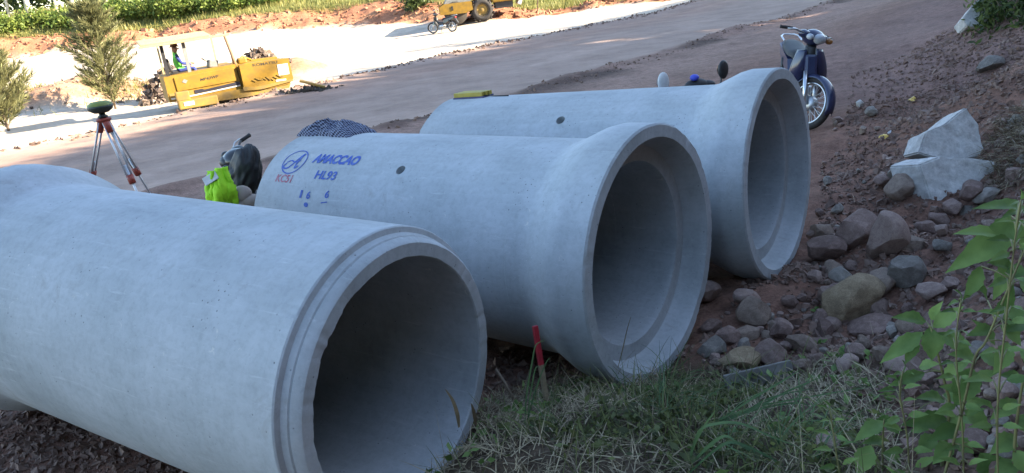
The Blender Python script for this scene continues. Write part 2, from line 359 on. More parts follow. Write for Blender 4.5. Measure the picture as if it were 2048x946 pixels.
def height(x, y, fine=True):
    x = np.asarray(x, float); y = np.asarray(y, float)
    z = tps(x, y); u, v = UV(x, y); W = weights(x, y)
    z = z + W['soil'] * (.45 + .35 * fbm(x, y, 1.6, 5)) * sst(2.2, .3, ridge_d(x, y))
    z = z + .10 * np.exp(-((u + 17.75 - .2 * fbm(x, y, 2.2, 3, 3)) / .22) ** 2) * (1 + fbm(x, y, .8, 8)) * W['dirt'].clip(0, 0) + .09 * np.exp(-((u + 17.7) / .25) ** 2) * (.8 + fbm(x, y, 1.1, 8)) * (1 - W['hill'] - W['verge'])
    z = z + .05 * fbm(x, y, .30, 37, 3) * sst(1.35, .9, np.hypot(x - .4, y - 2.3)) * W['dirt']
    z = z + .14 * np.exp(-((u + 9.3 - .3 * fbm(x, y, 2., 9)) / .35) ** 2) * (.45 + fbm(x, y, 1.3, 10)) * (W['road'] + W['dirt'])
    if fine:
        r = np.hypot(x, y)
        slope = sst(-3.2, -1.6, u + .0 * v) * W['dirt']                     # rough heap
        rough = W['dirt'] * .5 + slope * .8
        z = z + rough * (.06 * fbm(x, y, .5, 20, 4) + .03 * np.abs(fbm(x, y, .18, 30, 3)) * 1.2)
        z = z + slope * sst(2.6, 3.6, r) * (.15 * fbm(x, y, .9, 33, 5))
        z = z + W['road'] * (.02 * fbm(x, y, 1.5, 40, 3) + .012 * np.sin(u * 3.2 + fbm(x, y, 6, 41) * 2)) + W['strip'] * .03 * fbm(x, y, 1.2, 43, 4)
        z = z + (W['bank']) * .45 * fbm(x, y, 1.5, 50, 5) + W['soil'] * .12 * fbm(x, y, .5, 53, 4)
        z = z + W['verge'] * .12 * fbm(x, y, 1.5, 60) + W['hill'] * .5 * fbm(x, y, 3, 63)
        for (px_, py_, pz_, t_, e_) in PIPES.values():      # soil is pressed down to the underside of each pipe
            dx, dy = x - px_ * .66, y - py_ * .66; s_ = dx * math.cos(t_) + dy * math.sin(t_); q_ = dx * math.sin(t_) - dy * math.cos(t_)
            m_ = (np.abs(q_) < .60) & (s_ > -.03) & (s_ < 2.40); bot = pz_ * .66 + CAMH + e_ * s_ - np.sqrt(np.maximum(.600 ** 2 - q_ ** 2, 0)) - .004
            z = np.where(m_, np.minimum(z, bot), z)
    return z
def Z(x, y): return float(height(np.array([x]), np.array([y]))[0])
def ground(px, py, y0=1.2, y1=60):
    """where the photo ray at (px,py) first meets the terrain"""
    d = (px - 1024) / FPX * RGT - (py - 473) / FPX * UPV + FWD
    ys = y0 * (y1 / y0) ** np.linspace(0, 1, 900); xs = d.x / d.y * ys; zs = CAMH + d.z / d.y * ys
    below = np.nonzero(zs < height(xs, ys))[0]
    i = below[0] if len(below) else len(ys) - 1
    return Vector((xs[i], ys[i], float(height(xs[i:i + 1], ys[i:i + 1])[0])))

PAL = {'dirt': (.185, .100, .072), 'road': (.31, .226, .182), 'strip': (.47, .40, .32), 'soil': (.34, .20, .125), 'bank': (.33, .145, .08), 'verge': (.17, .17, .05), 'hill': (.10, .085, .05)}
ROUGHC = {'dirt': 1., 'road': .28, 'strip': .35, 'soil': .9, 'bank': 1., 'verge': .9, 'hill': .9}
NAMES = {'dirt': 'ground', 'road': 'road', 'strip': 'gravel_strip', 'soil': 'earth_ridge', 'bank': 'earth_bank', 'verge': 'grass_verge', 'hill': 'hillside'}
def build_terrain():
    a0 = np.arange(-56, 56.01, .19); a1 = np.arange(59, 302, 3.)
    ang = np.radians(np.r_[a0, a1]); rr = .45 * 1.0098 ** np.arange(0, 712)
    A, R = np.meshgrid(ang, rr); X = R * np.sin(A); Y = R * np.cos(A)
    Zs = height(X, Y); W = weights(X, Y); keys = list(PAL)
    col = sum(W[k][..., None] * np.array(PAL[k]) for k in keys); rg = sum(W[k] * ROUGHC[k] for k in keys)
    u, v = UV(X, Y)
    # road: reddish loose soil along its left side, greyer wheel tracks; real soil colours
    red = W['road'] * np.exp(-((u + 15.8 + .4 * fbm(X, Y, 4, 70)) / 1.4) ** 2)
    col = col * (1 - red[..., None] * .5) + red[..., None] * .5 * np.array((.27, .16, .115))
    pale = W['road'] * sst(.0, .5, fbm(u * 3, v * .35, 3.0, 72))
    col = col * (1 + .16 * pale[..., None])
    # dirt near the berm and up the track is paler and dustier, the heap is darker
    du = W['dirt'] * sst(-4.2, -7.5, u) ; col = col * (1 - du[..., None]) + du[..., None] * np.array((.27, .175, .138))
    trk = W['dirt'] * sst(-6, -4, u) * sst(7.5, 10.5, v); col = col * (1 - trk[..., None] * .8) + trk[..., None] * .8 * np.array((.205, .128, .108))
    wet = W['dirt'] * np.exp(-((u + 9.1 - .6 * fbm(X, Y, 3, 75)) / .75) ** 2) * sst(-.1, .25, fbm(X, Y, 1.6, 76)); col = col * (1 - .7 * wet[..., None])
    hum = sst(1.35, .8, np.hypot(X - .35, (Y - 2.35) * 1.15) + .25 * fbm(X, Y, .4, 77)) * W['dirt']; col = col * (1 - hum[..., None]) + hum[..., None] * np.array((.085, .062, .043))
    # dry grass patches on bank edge
    br = W['bank'] * sst(.1, .4, fbm(X, Y, 1.4, 78)); col = col * (1 - .4 * br[..., None]) + .4 * br[..., None] * np.array((.40, .23, .125))
    n, mth = X.shape
    vid = np.arange(n * mth).reshape(n, mth); nx = np.roll(vid, -1, 1)
    F = np.stack([vid[:-1], vid[1:], nx[1:], nx[:-1]], -1).reshape(-1, 4)
    Wf = np.stack([W[k] for k in keys], -1).reshape(-1, len(keys)); kind = Wf[F].mean(1).argmax(1)
    V = np.stack([X, Y, Zs], -1).reshape(-1, 3); CC = np.concatenate([col, rg[..., None]], -1).reshape(-1, 4)
    for i, k in enumerate(keys):
        fs = F[kind == i]
        if not len(fs): continue
        used, inv = np.unique(fs, return_inverse=True)
        fs2 = inv.reshape(fs.shape)
        if k == 'dirt':      # close the small hole under the camera
            V0 = np.vstack([V[used], [[0, 0, Z(0, 0)]]]); C0 = np.vstack([CC[used], CC[:1]])
            loc = {int(q): j for j, q in enumerate(used)}
            tri = [[loc[int(vid[0, j])], loc[int(vid[0, (j + 1) % mth])], len(used), len(used)] for j in range(mth)]
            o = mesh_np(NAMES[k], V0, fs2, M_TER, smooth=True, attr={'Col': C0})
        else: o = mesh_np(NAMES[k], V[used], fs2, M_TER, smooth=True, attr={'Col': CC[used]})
        tag(o, kind='structure')
build_terrain()

# ------------------------------------------------------------------ concrete pipes
SC = .66
RB, RBAR, RS, RI, RK, LEN = .594, .518, .474, .4205, .514, 2.374
def pipe_frame(k):
    x, y, z, t, e = PIPES[k]
    d = Vector((math.cos(t) * math.cos(e), math.sin(t) * math.cos(e), math.sin(e)))
    n = d.cross(Vector((0, 0, 1))).normalized(); b = n.cross(d)
    m = Matrix((d, n, b)).transposed().to_4x4(); m.translation = (x * SC, y * SC, z * SC + CAMH)
    return m                        # local x runs along the pipe from its near mouth
def pipe_mesh(name, prof, chips, seed, parent, tagp='barrel'):
    """closed profile (s,r) turned round local x, worn by noise"""
    n = 420; pr = []
    for i, (a, b) in enumerate(zip(prof, prof[1:] + prof[:1])):
        L = math.hypot(b[0] - a[0], b[1] - a[1]); k = max(1, int(L / .03))
        for j in range(k): pr.append((a[0] + (b[0] - a[0]) * j / k, a[1] + (b[1] - a[1]) * j / k, j == 0))
    m = len(pr); T = np.arange(n) * 2 * math.pi / n
    s = np.array([p[0] for p in pr]); r = np.array([p[1] for p in pr]); sharp = np.array([p[2] for p in pr])
    S, TT = np.meshgrid(s, T, indexing='ij'); R = np.repeat(r[:, None], n, 1)
    R = R + .0016 * fbm(S * 1., TT * .5, .35, seed, 3)
    for (cs, cr_, amp) in chips:         # broken edges
        near = np.exp(-(((S - cs) ** 2 + (R - cr_) ** 2) / .010 ** 2))
        ch = np.clip(fbm(TT + 9, S * 3, .10, seed + 5, 5) * 1.8 - .2, 0, 1) * amp * .8 + amp * .45 * fbm(TT, S * 3, .06, seed + 9, 3)
        mid = (RI + RS) / 2
        R = R + near * ch * np.sign(mid - cr_); S = S + near * ch * (1 if cs < LEN / 2 else -1)
    V = np.stack([S, R * np.cos(TT), R * np.sin(TT)], -1).reshape(-1, 3)
    vid = np.arange(m * n).reshape(m, n); a = vid; b = np.roll(vid, -1, 0); c = np.roll(b, -1, 1); d = np.roll(a, -1, 1)
    F = np.stack([a, d, c, b], -1).reshape(-1, 4)
    o = mesh_np(name, V, F, M_CON, parent, smooth=True)
    bm = bmesh.new(); bm.from_mesh(o.data); bmesh.ops.recalc_face_normals(bm, faces=bm.faces)
    for e in bm.edges:
        if len(e.link_faces) == 2 and e.calc_face_angle(0) > .5: e.smooth = False
    bm.to_mesh(o.data); bm.free()
    return o
def drill(o, s, phi, r, parent):
    """lifting hole through the wall, with its own sleeve"""
    a = rad(phi); dirv = Vector((0, math.cos(a), math.sin(a)))
    cut = MB().tube([dirv * .36 + Vector((s, 0, 0)), dirv * .52 + Vector((s, 0, 0)), dirv * .57 + Vector((s, 0, 0))], [r * .8, r, r * 1.08], 24).build('cutter', M_HOLE)
    cut.matrix_world = o.matrix_world
    md = o.modifiers.new('b', 'BOOLEAN'); md.object = cut; md.solver = 'EXACT'; md.operation = 'DIFFERENCE'
    o_p = o.parent; o.parent = None; o.matrix_world = Matrix(); cut.matrix_world = Matrix()
    bpy.context.view_layer.update()
    me = bpy.data.meshes.new_from_object(o.evaluated_get(bpy.context.evaluated_depsgraph_get()))
    if len(me.polygons) > 1000: o.modifiers.clear(); o.data = me
    else: o.modifiers.clear()
    o.parent = o_p; bpy.data.objects.remove(cut)
    bm = bmesh.new(); bm.from_mesh(o.data)
    for f in bm.faces: f.smooth = True
    for e in bm.edges:
        if len(e.link_faces) == 2 and e.calc_face_angle(0) > .5: e.smooth = False
    bm.to_mesh(o.data); bm.free()

def socket_pipe(k, label, seed):
    root = thing('concrete_pipe', label, 'pipe', group='precast concrete pipes laid side by side'); root.matrix_world = pipe_frame(k)
    bell = [(.112, RI + .004), (.125, RI), (.46, RI), (.46, RBAR), (.37, RBAR), (.33, RBAR + .008), (.20, RB - .012), (.15, RB), (.008, RB), (0, RB - .008), (0, RK + .02), (.03, RK + .004), (.10, RK - .012), (.112, RK - .02)]
    pipe_mesh('bell_socket', bell[::-1], [(0, RB - .004, .0045), (0, RK + .01, .003)], seed, root)
    e = LEN
    bar = [(.4604, RI), (.4604, RBAR), (e - .065, RBAR), (e - .063, RBAR - .01), (e - .058, RS + .006), (e, RS), (e, RI)]
    o = pipe_mesh('barrel', bar[::-1], [(e, RS, .005)], seed, root)
    return root, o
def spigot_pipe(k, label, seed):
    root = thing('concrete_pipe', label, 'pipe', group='precast concrete pipes laid side by side'); root.matrix_world = pipe_frame(k)
    e = LEN
    sp = [(0, RI + .004), (.006, RI), (.118, RI), (.118, RBAR), (.070, RBAR), (.064, RBAR - .004), (.060, RBAR - .022), (.040, RS + .014), (.036, RS + .008), (.032, RS + .011), (.006, RS), (0, RS - .006)]
    pipe_mesh('spigot', sp[::-1], [(0, RI, .0045), (0, RS - .004, .002), (.065, RBAR, .002)], seed, root)
    bar = [(.1184, RI), (.1184, RBAR), (e - .40, RBAR), (e - .40, RI)]
    o = pipe_mesh('barrel', bar[::-1], [], seed, root)
    bell = [(e - .3996, RI), (e - .3996, RBAR), (e - .34, RBAR + .004), (e - .18, RB - .012), (e - .12, RB), (e, RB), (e, RK), (e - .1, RK - .012), (e - .112, RI)]
    pipe_mesh('bell_socket', bell[::-1], [(e, RB, .005)], seed, root)
    return root, o
pipe1, bar1 = spigot_pipe(1, 'nearest concrete pipe, its stepped spigot end with a ragged inner rim facing the camera', 100)
pipe2, bar2 = socket_pipe(2, 'middle concrete pipe with blue stencilled lettering and a round socket mouth', 200)
pipe3, bar3 = socket_pipe(3, 'farthest concrete pipe beside the parked blue motorbike, a yellow bundle on its top', 300)
for p_ in (pipe1, pipe2, pipe3):     # unseen dark plugs, added at the far ends to keep light out of the bores
    MB().lathe([(0, LEN - .075), (.419, LEN - .07), (.419, LEN - .03), (0, LEN - .02)], (0, 0, 0), 'X', 48).build('added_light_plug', M_PLUG, p_)
drill(bar2, 1.234, 125.8, .028, pipe2); drill(bar3, 1.209, 128.0, .03, pipe3)

def wrap(bm, s0, phi0, rr=RBAR + .0022):
    """flat (x right, y up, metres) -> barrel surface"""
    for v in bm.verts:
        x, y = v.co.x, v.co.y; ph = rad(phi0) - y / RBAR
        v.co = Vector((s0 - x, rr * math.cos(ph), rr * math.sin(ph)))
def text_bm(body, h, width, shear=.0, bold=.0):
    cu = bpy.data.curves.new('lettering', 'FONT'); cu.body = body; cu.size = 1; cu.shear = shear; cu.offset = bold; cu.resolution_u = 6
    ob = bpy.data.objects.new('lettering', cu); COL.objects.link(ob); bpy.context.view_layer.update()
    me = bpy.data.meshes.new_from_object(ob.evaluated_get(bpy.context.evaluated_depsgraph_get())); bpy.data.objects.remove(ob)
    bm = bmesh.new(); bm.from_mesh(me)
    xs = [v.co.x for v in bm.verts]; ys = [v.co.y for v in bm.verts]
    x0, x1, y0, y1 = min(xs), max(xs), min(ys), max(ys)
    for v in bm.verts: v.co = Vector(((v.co.x - x0) / (x1 - x0) * width, (v.co.y - y0) / (y1 - y0) * h - h / 2, 0))
    for k in range(1, 12):
        bmesh.ops.bisect_plane(bm, geom=bm.verts[:] + bm.edges[:] + bm.faces[:], plane_co=(0, -h / 2 + h * k / 12, 0), plane_no=(0, 1, 0))
    return bm
def bm_obj(bm, name, mat, parent):
    bmesh.ops.recalc_face_normals(bm, faces=bm.faces)
    me = bpy.data.meshes.new(name); bm.to_mesh(me); bm.free(); me.materials.append(mat); return link(name, me, parent)
def lettering(body, s0, phi, h, width, mat, shear=.0, bold=.01, name='lettering'):
    bm = text_bm(body, h, width, shear, bold); wrap(bm, s0, phi); return bm_obj(bm, name, mat, pipe2)
def stroke_bm(bm, pts, wd):
    n = len(pts); L = []; R = []
    for i, p in enumerate(pts):
        a = Vector(pts[max(i - 1, 0)]); b = Vector(pts[min(i + 1, n - 1)]); d = (b - a).normalized(); q = Vector((-d.y, d.x)); k = wd[i] if isinstance(wd, list) else wd
        L.append(bm.verts.new((p[0] + q.x * k / 2, p[1] + q.y * k / 2, 0))); R.append(bm.verts.new((p[0] - q.x * k / 2, p[1] - q.y * k / 2, 0)))
    for i in range(n - 1): bm.faces.new((L[i], L[i + 1], R[i + 1], R[i]))
def spline(pts, k=8):
    out = []; p = [Vector(q) for q in pts]
    for i in range(len(p) - 1):
        p0, p1, p2, p3 = p[max(i - 1, 0)], p[i], p[i + 1], p[min(i + 2, len(p) - 1)]
        for j in range(k):
            t = j / k; out.append(.5 * ((2 * p1) + (-p0 + p2) * t + (2 * p0 - 5 * p1 + 4 * p2 - p3) * t * t + (-p0 + 3 * p1 - 3 * p2 + p3) * t ** 3))
    return out + [p[-1]]
bm = bmesh.new()
stroke_bm(bm, [(.092 * math.cos(t * math.pi / 32), .084 * math.sin(t * math.pi / 32)) for t in range(65)], .0075)
stroke_bm(bm, spline([(-.055, -.018), (-.07, -.035), (-.055, -.052), (-.02, -.045), (.01, 0), (.032, .045), (.045, .062)]), .011)
stroke_bm(bm, spline([(.045, .062), (.036, .02), (.03, -.02), (.036, -.045), (.055, -.03)]), .013)
stroke_bm(bm, spline([(-.062, -.012), (-.03, .004), (.01, -.006), (.05, .008)]), .008)
wrap(bm, 2.095, 124.6); bm_obj(bm, 'round_emblem', M_BLUE, pipe2)
lettering('AMACCAO', 1.945, 121.0, .070, .372, M_BLUE, .0, .05)
lettering('HL93', 1.848, 133.1, .055, .17, M_BLUE, .0, .03)
lettering('KC51', 2.172, 137.5, .048, .14, M_RED, .0, .02)
lettering('1', 1.915, 146.4, .044, .018, M_BLUE, .0, .03); lettering('6', 1.858, 146.6, .044, .032, M_BLUE, .0, .03); lettering('6', 1.708, 145.0, .044, .032, M_BLUE, .0, .03)
bm = bmesh.new(); stroke_bm(bm, spline([(-.018, .004), (0, 0), (.016, -.004)]), [.01 + .016 * math.sin(i / 16 * 3.14) for i in range(17)]); wrap(bm, 1.844, 152.6); bm_obj(bm, 'paint_mark', M_BLUE, pipe2)
bm = bmesh.new(); stroke_bm(bm, spline([(-.025, -.003), (0, .002), (.024, .005)]), .006); wrap(bm, 1.70, 150.2); bm_obj(bm, 'paint_mark', M_BLUE, pipe2)

# ------------------------------------------------------------------ vegetation helpers
def rvec(n): v = rng.normal(size=(n, 3)); return v / np.linalg.norm(v, axis=1, keepdims=True)
def cards(c, a, b):
    """diamond leaves: centre c, half axes a, b -> verts, faces"""
    n = len(c); V = np.stack([c - a, c + b * .8 - a * .1, c + a, c - b * .8 - a * .1], 1).reshape(-1, 3)
    return V, np.arange(n * 4).reshape(n, 4)
def leaf_cloud(c, size, aspect=.5, up=.0):
    n = len(c); d = rvec(n); d[:, 2] = d[:, 2] * (1 - up) - up * .2; d /= np.linalg.norm(d, axis=1, keepdims=True)
    q = np.cross(d, rvec(n)); q /= np.linalg.norm(q, axis=1, keepdims=True); s = np.asarray(size) * (.6 + .8 * rng.random(n))[:, None]
    return cards(c, d * s, q * s * aspect)
def clumps(n_cl, per, centre, radii, spread, hollow=.45):
    d = rvec(n_cl); r = (hollow + (1 - hollow) * rng.random(n_cl) ** .5)[:, None]
    cc = np.array(centre) + d * r * np.array(radii)
    return (cc[:, None] + rng.normal(size=(n_cl, per, 3)) * spread * (.6 + .8 * rng.random((n_cl, 1, 1)))).reshape(-1, 3)
def blades(root, az, lean, length, width, curl, k=4):
    """grass blades as narrow curved ribbons; arrays of n"""
    n = len(root); out = []; hd = np.stack([np.cos(az), np.sin(az), np.zeros(n)], 1); sd_ = np.stack([-np.sin(az), np.cos(az), np.zeros(n)], 1)
    tw = rng.uniform(-.8, .8, n)[:, None]; sd_ = sd_ * np.cos(tw) + np.array([0, 0, 1.]) * np.sin(tw)
    p = root.copy(); ang = lean.copy()
    for i in range(k + 1):
        wd = (width * (1 - (i / k) ** 1.6) + .0006)[:, None] / 2
        out += [p - sd_ * wd, p + sd_ * wd]
        p = p + (length / k)[:, None] * (hd * np.sin(ang)[:, None] + np.array([0, 0, 1.]) * np.cos(ang)[:, None]); ang = ang + curl / k
    V = np.stack(out, 1).reshape(-1, 3); b = np.arange(n)[:, None] * (2 * k + 2)
    F = np.concatenate([np.stack([b[:, 0] + 2 * i, b[:, 0] + 2 * i + 1, b[:, 0] + 2 * i + 3, b[:, 0] + 2 * i + 2], 1) for i in range(k)])
    return V, F
M_BARK = simple('bark', (.16, .115, .08), .9, c2=(.09, .065, .05), bmp=.5)
M_PALEBARK = simple('pale_bark', (.62, .57, .47), .8, c2=(.40, .35, .27), scale=3)
M_LEAF = leaf_mat('leaves', (.03, .05, .016), (.11, .145, .04), 1.2)
M_BUSH = leaf_mat('bush_leaves', (.06, .11, .02), (.22, .27, .06), .8)
M_NEEDLE = leaf_mat('needles', (.10, .11, .05), (.27, .26, .115), 3., .35)
M_VGRASS = leaf_mat('verge_grass', (.10, .12, .03), (.30, .27, .09), .5)
M_GRASS = leaf_mat('grass', (.05, .06, .022), (.17, .19, .065), 7.)
M_LONG = leaf_mat('long_grass', (.07, .13, .055), (.14, .22, .09), 7.)
M_STRAW = leaf_mat('straw', (.13, .10, .06), (.40, .33, .21), 9., .15)
M_WEED = leaf_mat('weed_leaves', (.085, .15, .04), (.19, .285, .085), 26., .35)
M_STEM = simple('stem', (.19, .19, .07), .7, c2=(.12, .11, .05))

# crest trees on the hillside: they throw the shade over the road
def make_tree(H, crown_r, kind):
    V, F = leaf_cloud(clumps(85, 30, (0, 0, H * .58), (crown_r, crown_r, H * .40), .42), .30, .5)
    tr = MB(); tr.tube([(0, 0, -.4), (.05, 0, H * .3), (-.05, .08, H * .6), (0, 0, H * .9)], [.16, .12, .08, .03], 8)
    for i in range(7):
        a = i * 2.4; z = H * (.3 + .07 * i); tr.tube([(0, 0, z), (math.cos(a) * crown_r * .4, math.sin(a) * crown_r * .4, z + .6), (math.cos(a) * crown_r * .8, math.sin(a) * crown_r * .8, z + 1.)], [.06, .04, .015], 6)
    root = thing('tree', 'leafy green tree growing on the crest of the hillside', 'tree', group='trees on the hillside crest')
    mesh_np('crown', V, F, M_LEAF, root); tr.build('trunk', M_BARK, root)
    return root
protos = [make_tree(6.5, 2.6, 0), make_tree(7.4, 2.4, 1), make_tree(5.6, 2.8, 2)]
fresh = [True] * 3
def put_tree(u, v, dz=0, s=1.):
    k = random.randrange(3); o = protos[k] if fresh[k] else copy_tree(protos[k]); fresh[k] = False
    x, y = XY(u, v); o.location = (x, y, Z(x, y) - .1 + dz); o.rotation_euler = (0, 0, random.uniform(0, 6.28)); o.scale = (s, s, s * random.uniform(.92, 1.08))
for i in range(46):
    v = -42 + i * 2.7 + random.uniform(-.6, .6)
    if abs(v - 40.3) < 1.35: continue
    put_tree(13.5 + random.uniform(-.8, .8), v, -1.0 - (.7 if 14 < v < 36 else 0), random.uniform(.92, 1.08))

# casuarina saplings by the gravel strip
def casuarina(label, loc, H, Rr, seed, lean=(0, 0)):
    rg = np.random.default_rng(seed); root = thing('casuarina_sapling', label, 'tree', loc, (lean[0], lean[1], seed), 'feathery casuarina saplings beside the road works')
    tk = MB(); tk.tube([(0, 0, -.2), (.02, .02, H * .35), (0, -.02, H * .7), (.03, 0, H)], [.035, .028, .016, .005], 7)
    C = []; A = []
    for i in range(210):
        t = .03 + .95 * rg.random() ** .9; az = rg.random() * 6.283; rl = Rr * np.interp(t, [0, .12, .35, .6, .85, 1], [.55, .9, 1., .78, .5, .3]) * (.45 + .65 * rg.random())
        d = np.array([math.cos(az), math.sin(az), .75 + .5 * rg.random()]); d /= np.linalg.norm(d)
        p0 = np.array([0, 0, t * H * .93]); n = 46; q = rg.random(n) ** .6
        pts = p0 + d * (q * rl)[:, None]; pts[:, 2] -= .12 * rl * q ** 2
        dirs = d + rg.normal(size=(n, 3)) * .38; dirs[:, 2] += .05; dirs /= np.linalg.norm(dirs, axis=1, keepdims=True)
        C.append(pts + dirs * .09); A.append(dirs * (.08 + .09 * rg.random(n))[:, None])
        if i % 3 == 0: tk.tube([p0, p0 + d * rl * .5, p0 + d * rl * .95 - np.array([0, 0, .06 * rl])], [.011, .007, .003], 5)
    C = np.concatenate(C); A = np.concatenate(A); B = np.cross(A, rvec(len(A))); B /= np.linalg.norm(B, axis=1, keepdims=True)
    V, F = cards(C, A, B * .013); mesh_np('foliage', V, F, M_NEEDLE, root); tk.build('trunk', M_BARK, root)
def place(px, py, y): p = P(px, py, y); return (p.x, p.y, Z(p.x, p.y))
g = ground(232, 218, 10, 40); casuarina('tall feathery grey green casuarina sapling left of the yellow paver', g, 3.0, 1.35, 3)
g = ground(18, 262, 10, 40); casuarina('shorter casuarina sapling at the left edge, behind the survey tripod', g, 1.9, 1.25, 4)

# far side: pale trunks, shrubs, grass and the wood behind
def pale_tree(px, py, y, H, r, lean, label):
    p = P(px, py, y); z = Z(p.x, p.y)
    root = thing('slender_tree', label, 'tree', (p.x, p.y, z), group='pale trunked trees at the edge of the wood')
    a = MB(); pts = [(0, 0, -.3)]; 
    for i in range(1, 9): pts.append((lean * i / 8 * H * .5 + .12 * math.sin(i * 1.7 + px), .1 * math.cos(i + px), H * i / 8))
    a.tube(pts, [r * (1 - .08 * i) for i in range(9)], 8)
    for i in range(5):
        q = Vector(pts[4 + i % 4]); az = i * 2.1 + px; a.tube([q, q + Vector((math.cos(az), math.sin(az), .8)) * .9, q + Vector((math.cos(az) * 1.6, math.sin(az) * 1.6, 1.7))], [r * .4, r * .25, .02], 5)
    a.build('trunk', M_PALEBARK, root)
    V, F = leaf_cloud(clumps(40, 26, (lean * H * .4, 0, H * .82), (1.9, 1.9, H * .25), .45), .26, .45)
    mesh_np('crown', V, F, M_LEAF, root)
sides = ['far left', 'second from the left', 'third from the left', 'fourth from the left']
for i, (px, py, y, r, ln, lb) in enumerate([
        (18, 36, 62, .10, .00, 'slender tree with a thin pale trunk, leftmost at the wood edge'), (62, 46, 61, .19, -.02, 'tree with the thickest white trunk, near the upper left corner'),
        (119, 46, 61.5, .11, -.05, 'tree with a crooked tan trunk, between two straight white trunks'), (150, 34, 61.5, .16, -.03, 'tree with a straight white trunk right of the crooked one'),
        (168, 24, 64, .07, -.06, 'very thin pale tree leaning left beside the straight white trunk'), (214, 18, 63, .17, .0, 'white trunked tree rising just behind the tall casuarina sapling'),
        (-40, 50, 62, .14, .0, 'pale trunked tree standing just outside the left edge'), (285, 4, 66, .09, .02, 'pale trunked tree deep among the bushes right of the casuarina')]):
    pale_tree(px, py, y - 2.2, 11, r, ln, lb)
def bush(px, py, y, w, h, label, mat=None, n=38):
    w *= random.uniform(.75, 1.15); h *= random.uniform(.7, 1.2)
    p = P(px, py, y); z = Z(p.x, p.y)
    root = thing('shrub', label, 'shrub', (p.x, p.y, z), group='sunlit shrubs along the wood edge')
    V, F = leaf_cloud(clumps(n, 50, (0, 0, h * .5), (w * .5, w * .4, h * .5), .28, .3), .13, .5); mesh_np('foliage', V, F, mat or M_BUSH, root)
    a = MB()
    for i in range(5): a.tube([(0, 0, -.1), (math.cos(i * 1.3) * w * .12, math.sin(i * 1.3) * w * .1, h * .35), (math.cos(i * 1.3) * w * .3, math.sin(i * 1.3) * w * .25, h * .75)], [.03, .02, .008], 5)
    a.build('stems', M_BARK, root)
for k, (px, py, y, w_, h) in enumerate([(-20, 72, 59, 4, 1.0), (25, 68, 59, 2.6, .7), (85, 66, 60, 2.4, .6), (140, 60, 59.5, 2.8, .6), (195, 52, 59, 2.4, .7), (245, 42, 60, 4, 1.7), (300, 38, 60, 4.2, 1.7), (345, 34, 59, 3.4, 1.4), (390, 27, 60, 3.6, 1.5), (440, 22, 59, 3.2, 1.1), (495, 13, 60, 3.6, 1.1), (560, 5, 60, 3.4, 1.0)]):
    bush(px, py, y - 3.4, w_, h, ['bushy yellow green shrub sunlit at the wood edge, left of the casuarina', 'bushy yellow green shrub sunlit at the wood edge, right of the casuarina'][px > 210])
# one dark bush on the bank behind the far roller
bush(838, 12, 49.5, 1.3, .8, 'dark small bush on top of the red bank left of the road roller', M_LEAF, 16)
n = 5200; X = rng.uniform(-75, 18, n); Yr = 66 + rng.random(n) * 22; H0 = rng.random(n) ** .8 * 8.5
Cc = np.stack([X, Yr, height(X, Yr, False) + H0], 1)
Cc = (Cc[:, None] + rng.normal(size=(n, 9, 3)) * .45).reshape(-1, 3)
V, F = leaf_cloud(Cc, .34, .5); tag(mesh_np('wood', V, F, M_LEAF), 'dense green wood seen as one mass behind the pale trunks', 'wood', kind='stuff')
n = 26000; X = rng.uniform(-48, 24, n); Yr = top_y(X) + rng.random(n) ** 1.3 * 11 - .25
keep = fbm(X, Yr, 3, 90, 2) > -.55; X, Yr = X[keep], Yr[keep]; n = len(X)
V, F = blades(np.stack([X, Yr, height(X, Yr) - .03], 1), rng.random(n) * 6.28, rng.random(n) * .5, .16 + .34 * rng.random(n), np.full(n, .055), rng.random(n) * 1., 2)
tag(mesh_np('verge_grass', V, F, M_VGRASS), 'yellow green grass growing on top of the red earth bank', 'grass', kind='stuff')
n = 2600; t = rng.random(n); seg = (t * 4).astype(int); f_ = t * 4 - seg; a_ = _rl[seg]; b_ = _rl[seg + 1]
X = a_[:, 0] + (b_ - a_)[:, 0] * f_ + rng.normal(size=n) * .7; Yr = a_[:, 1] + (b_ - a_)[:, 1] * f_ - .7 + rng.normal(size=n) * .6
keep = fbm(X, Yr, 1.6, 95, 2) > .0; X, Yr = X[keep], Yr[keep]; n = len(X)
V, F = blades(np.stack([X, Yr, height(X, Yr) - .02], 1), rng.random(n) * 6.28, rng.random(n) * .6, .10 + .25 * rng.random(n), np.full(n, .022), rng.random(n) * 1.2, 3)
tag(mesh_np('ridge_grass', V, F, M_VGRASS), 'sparse dry grass growing on the soil ridge beside the gravel', 'grass', kind='stuff')

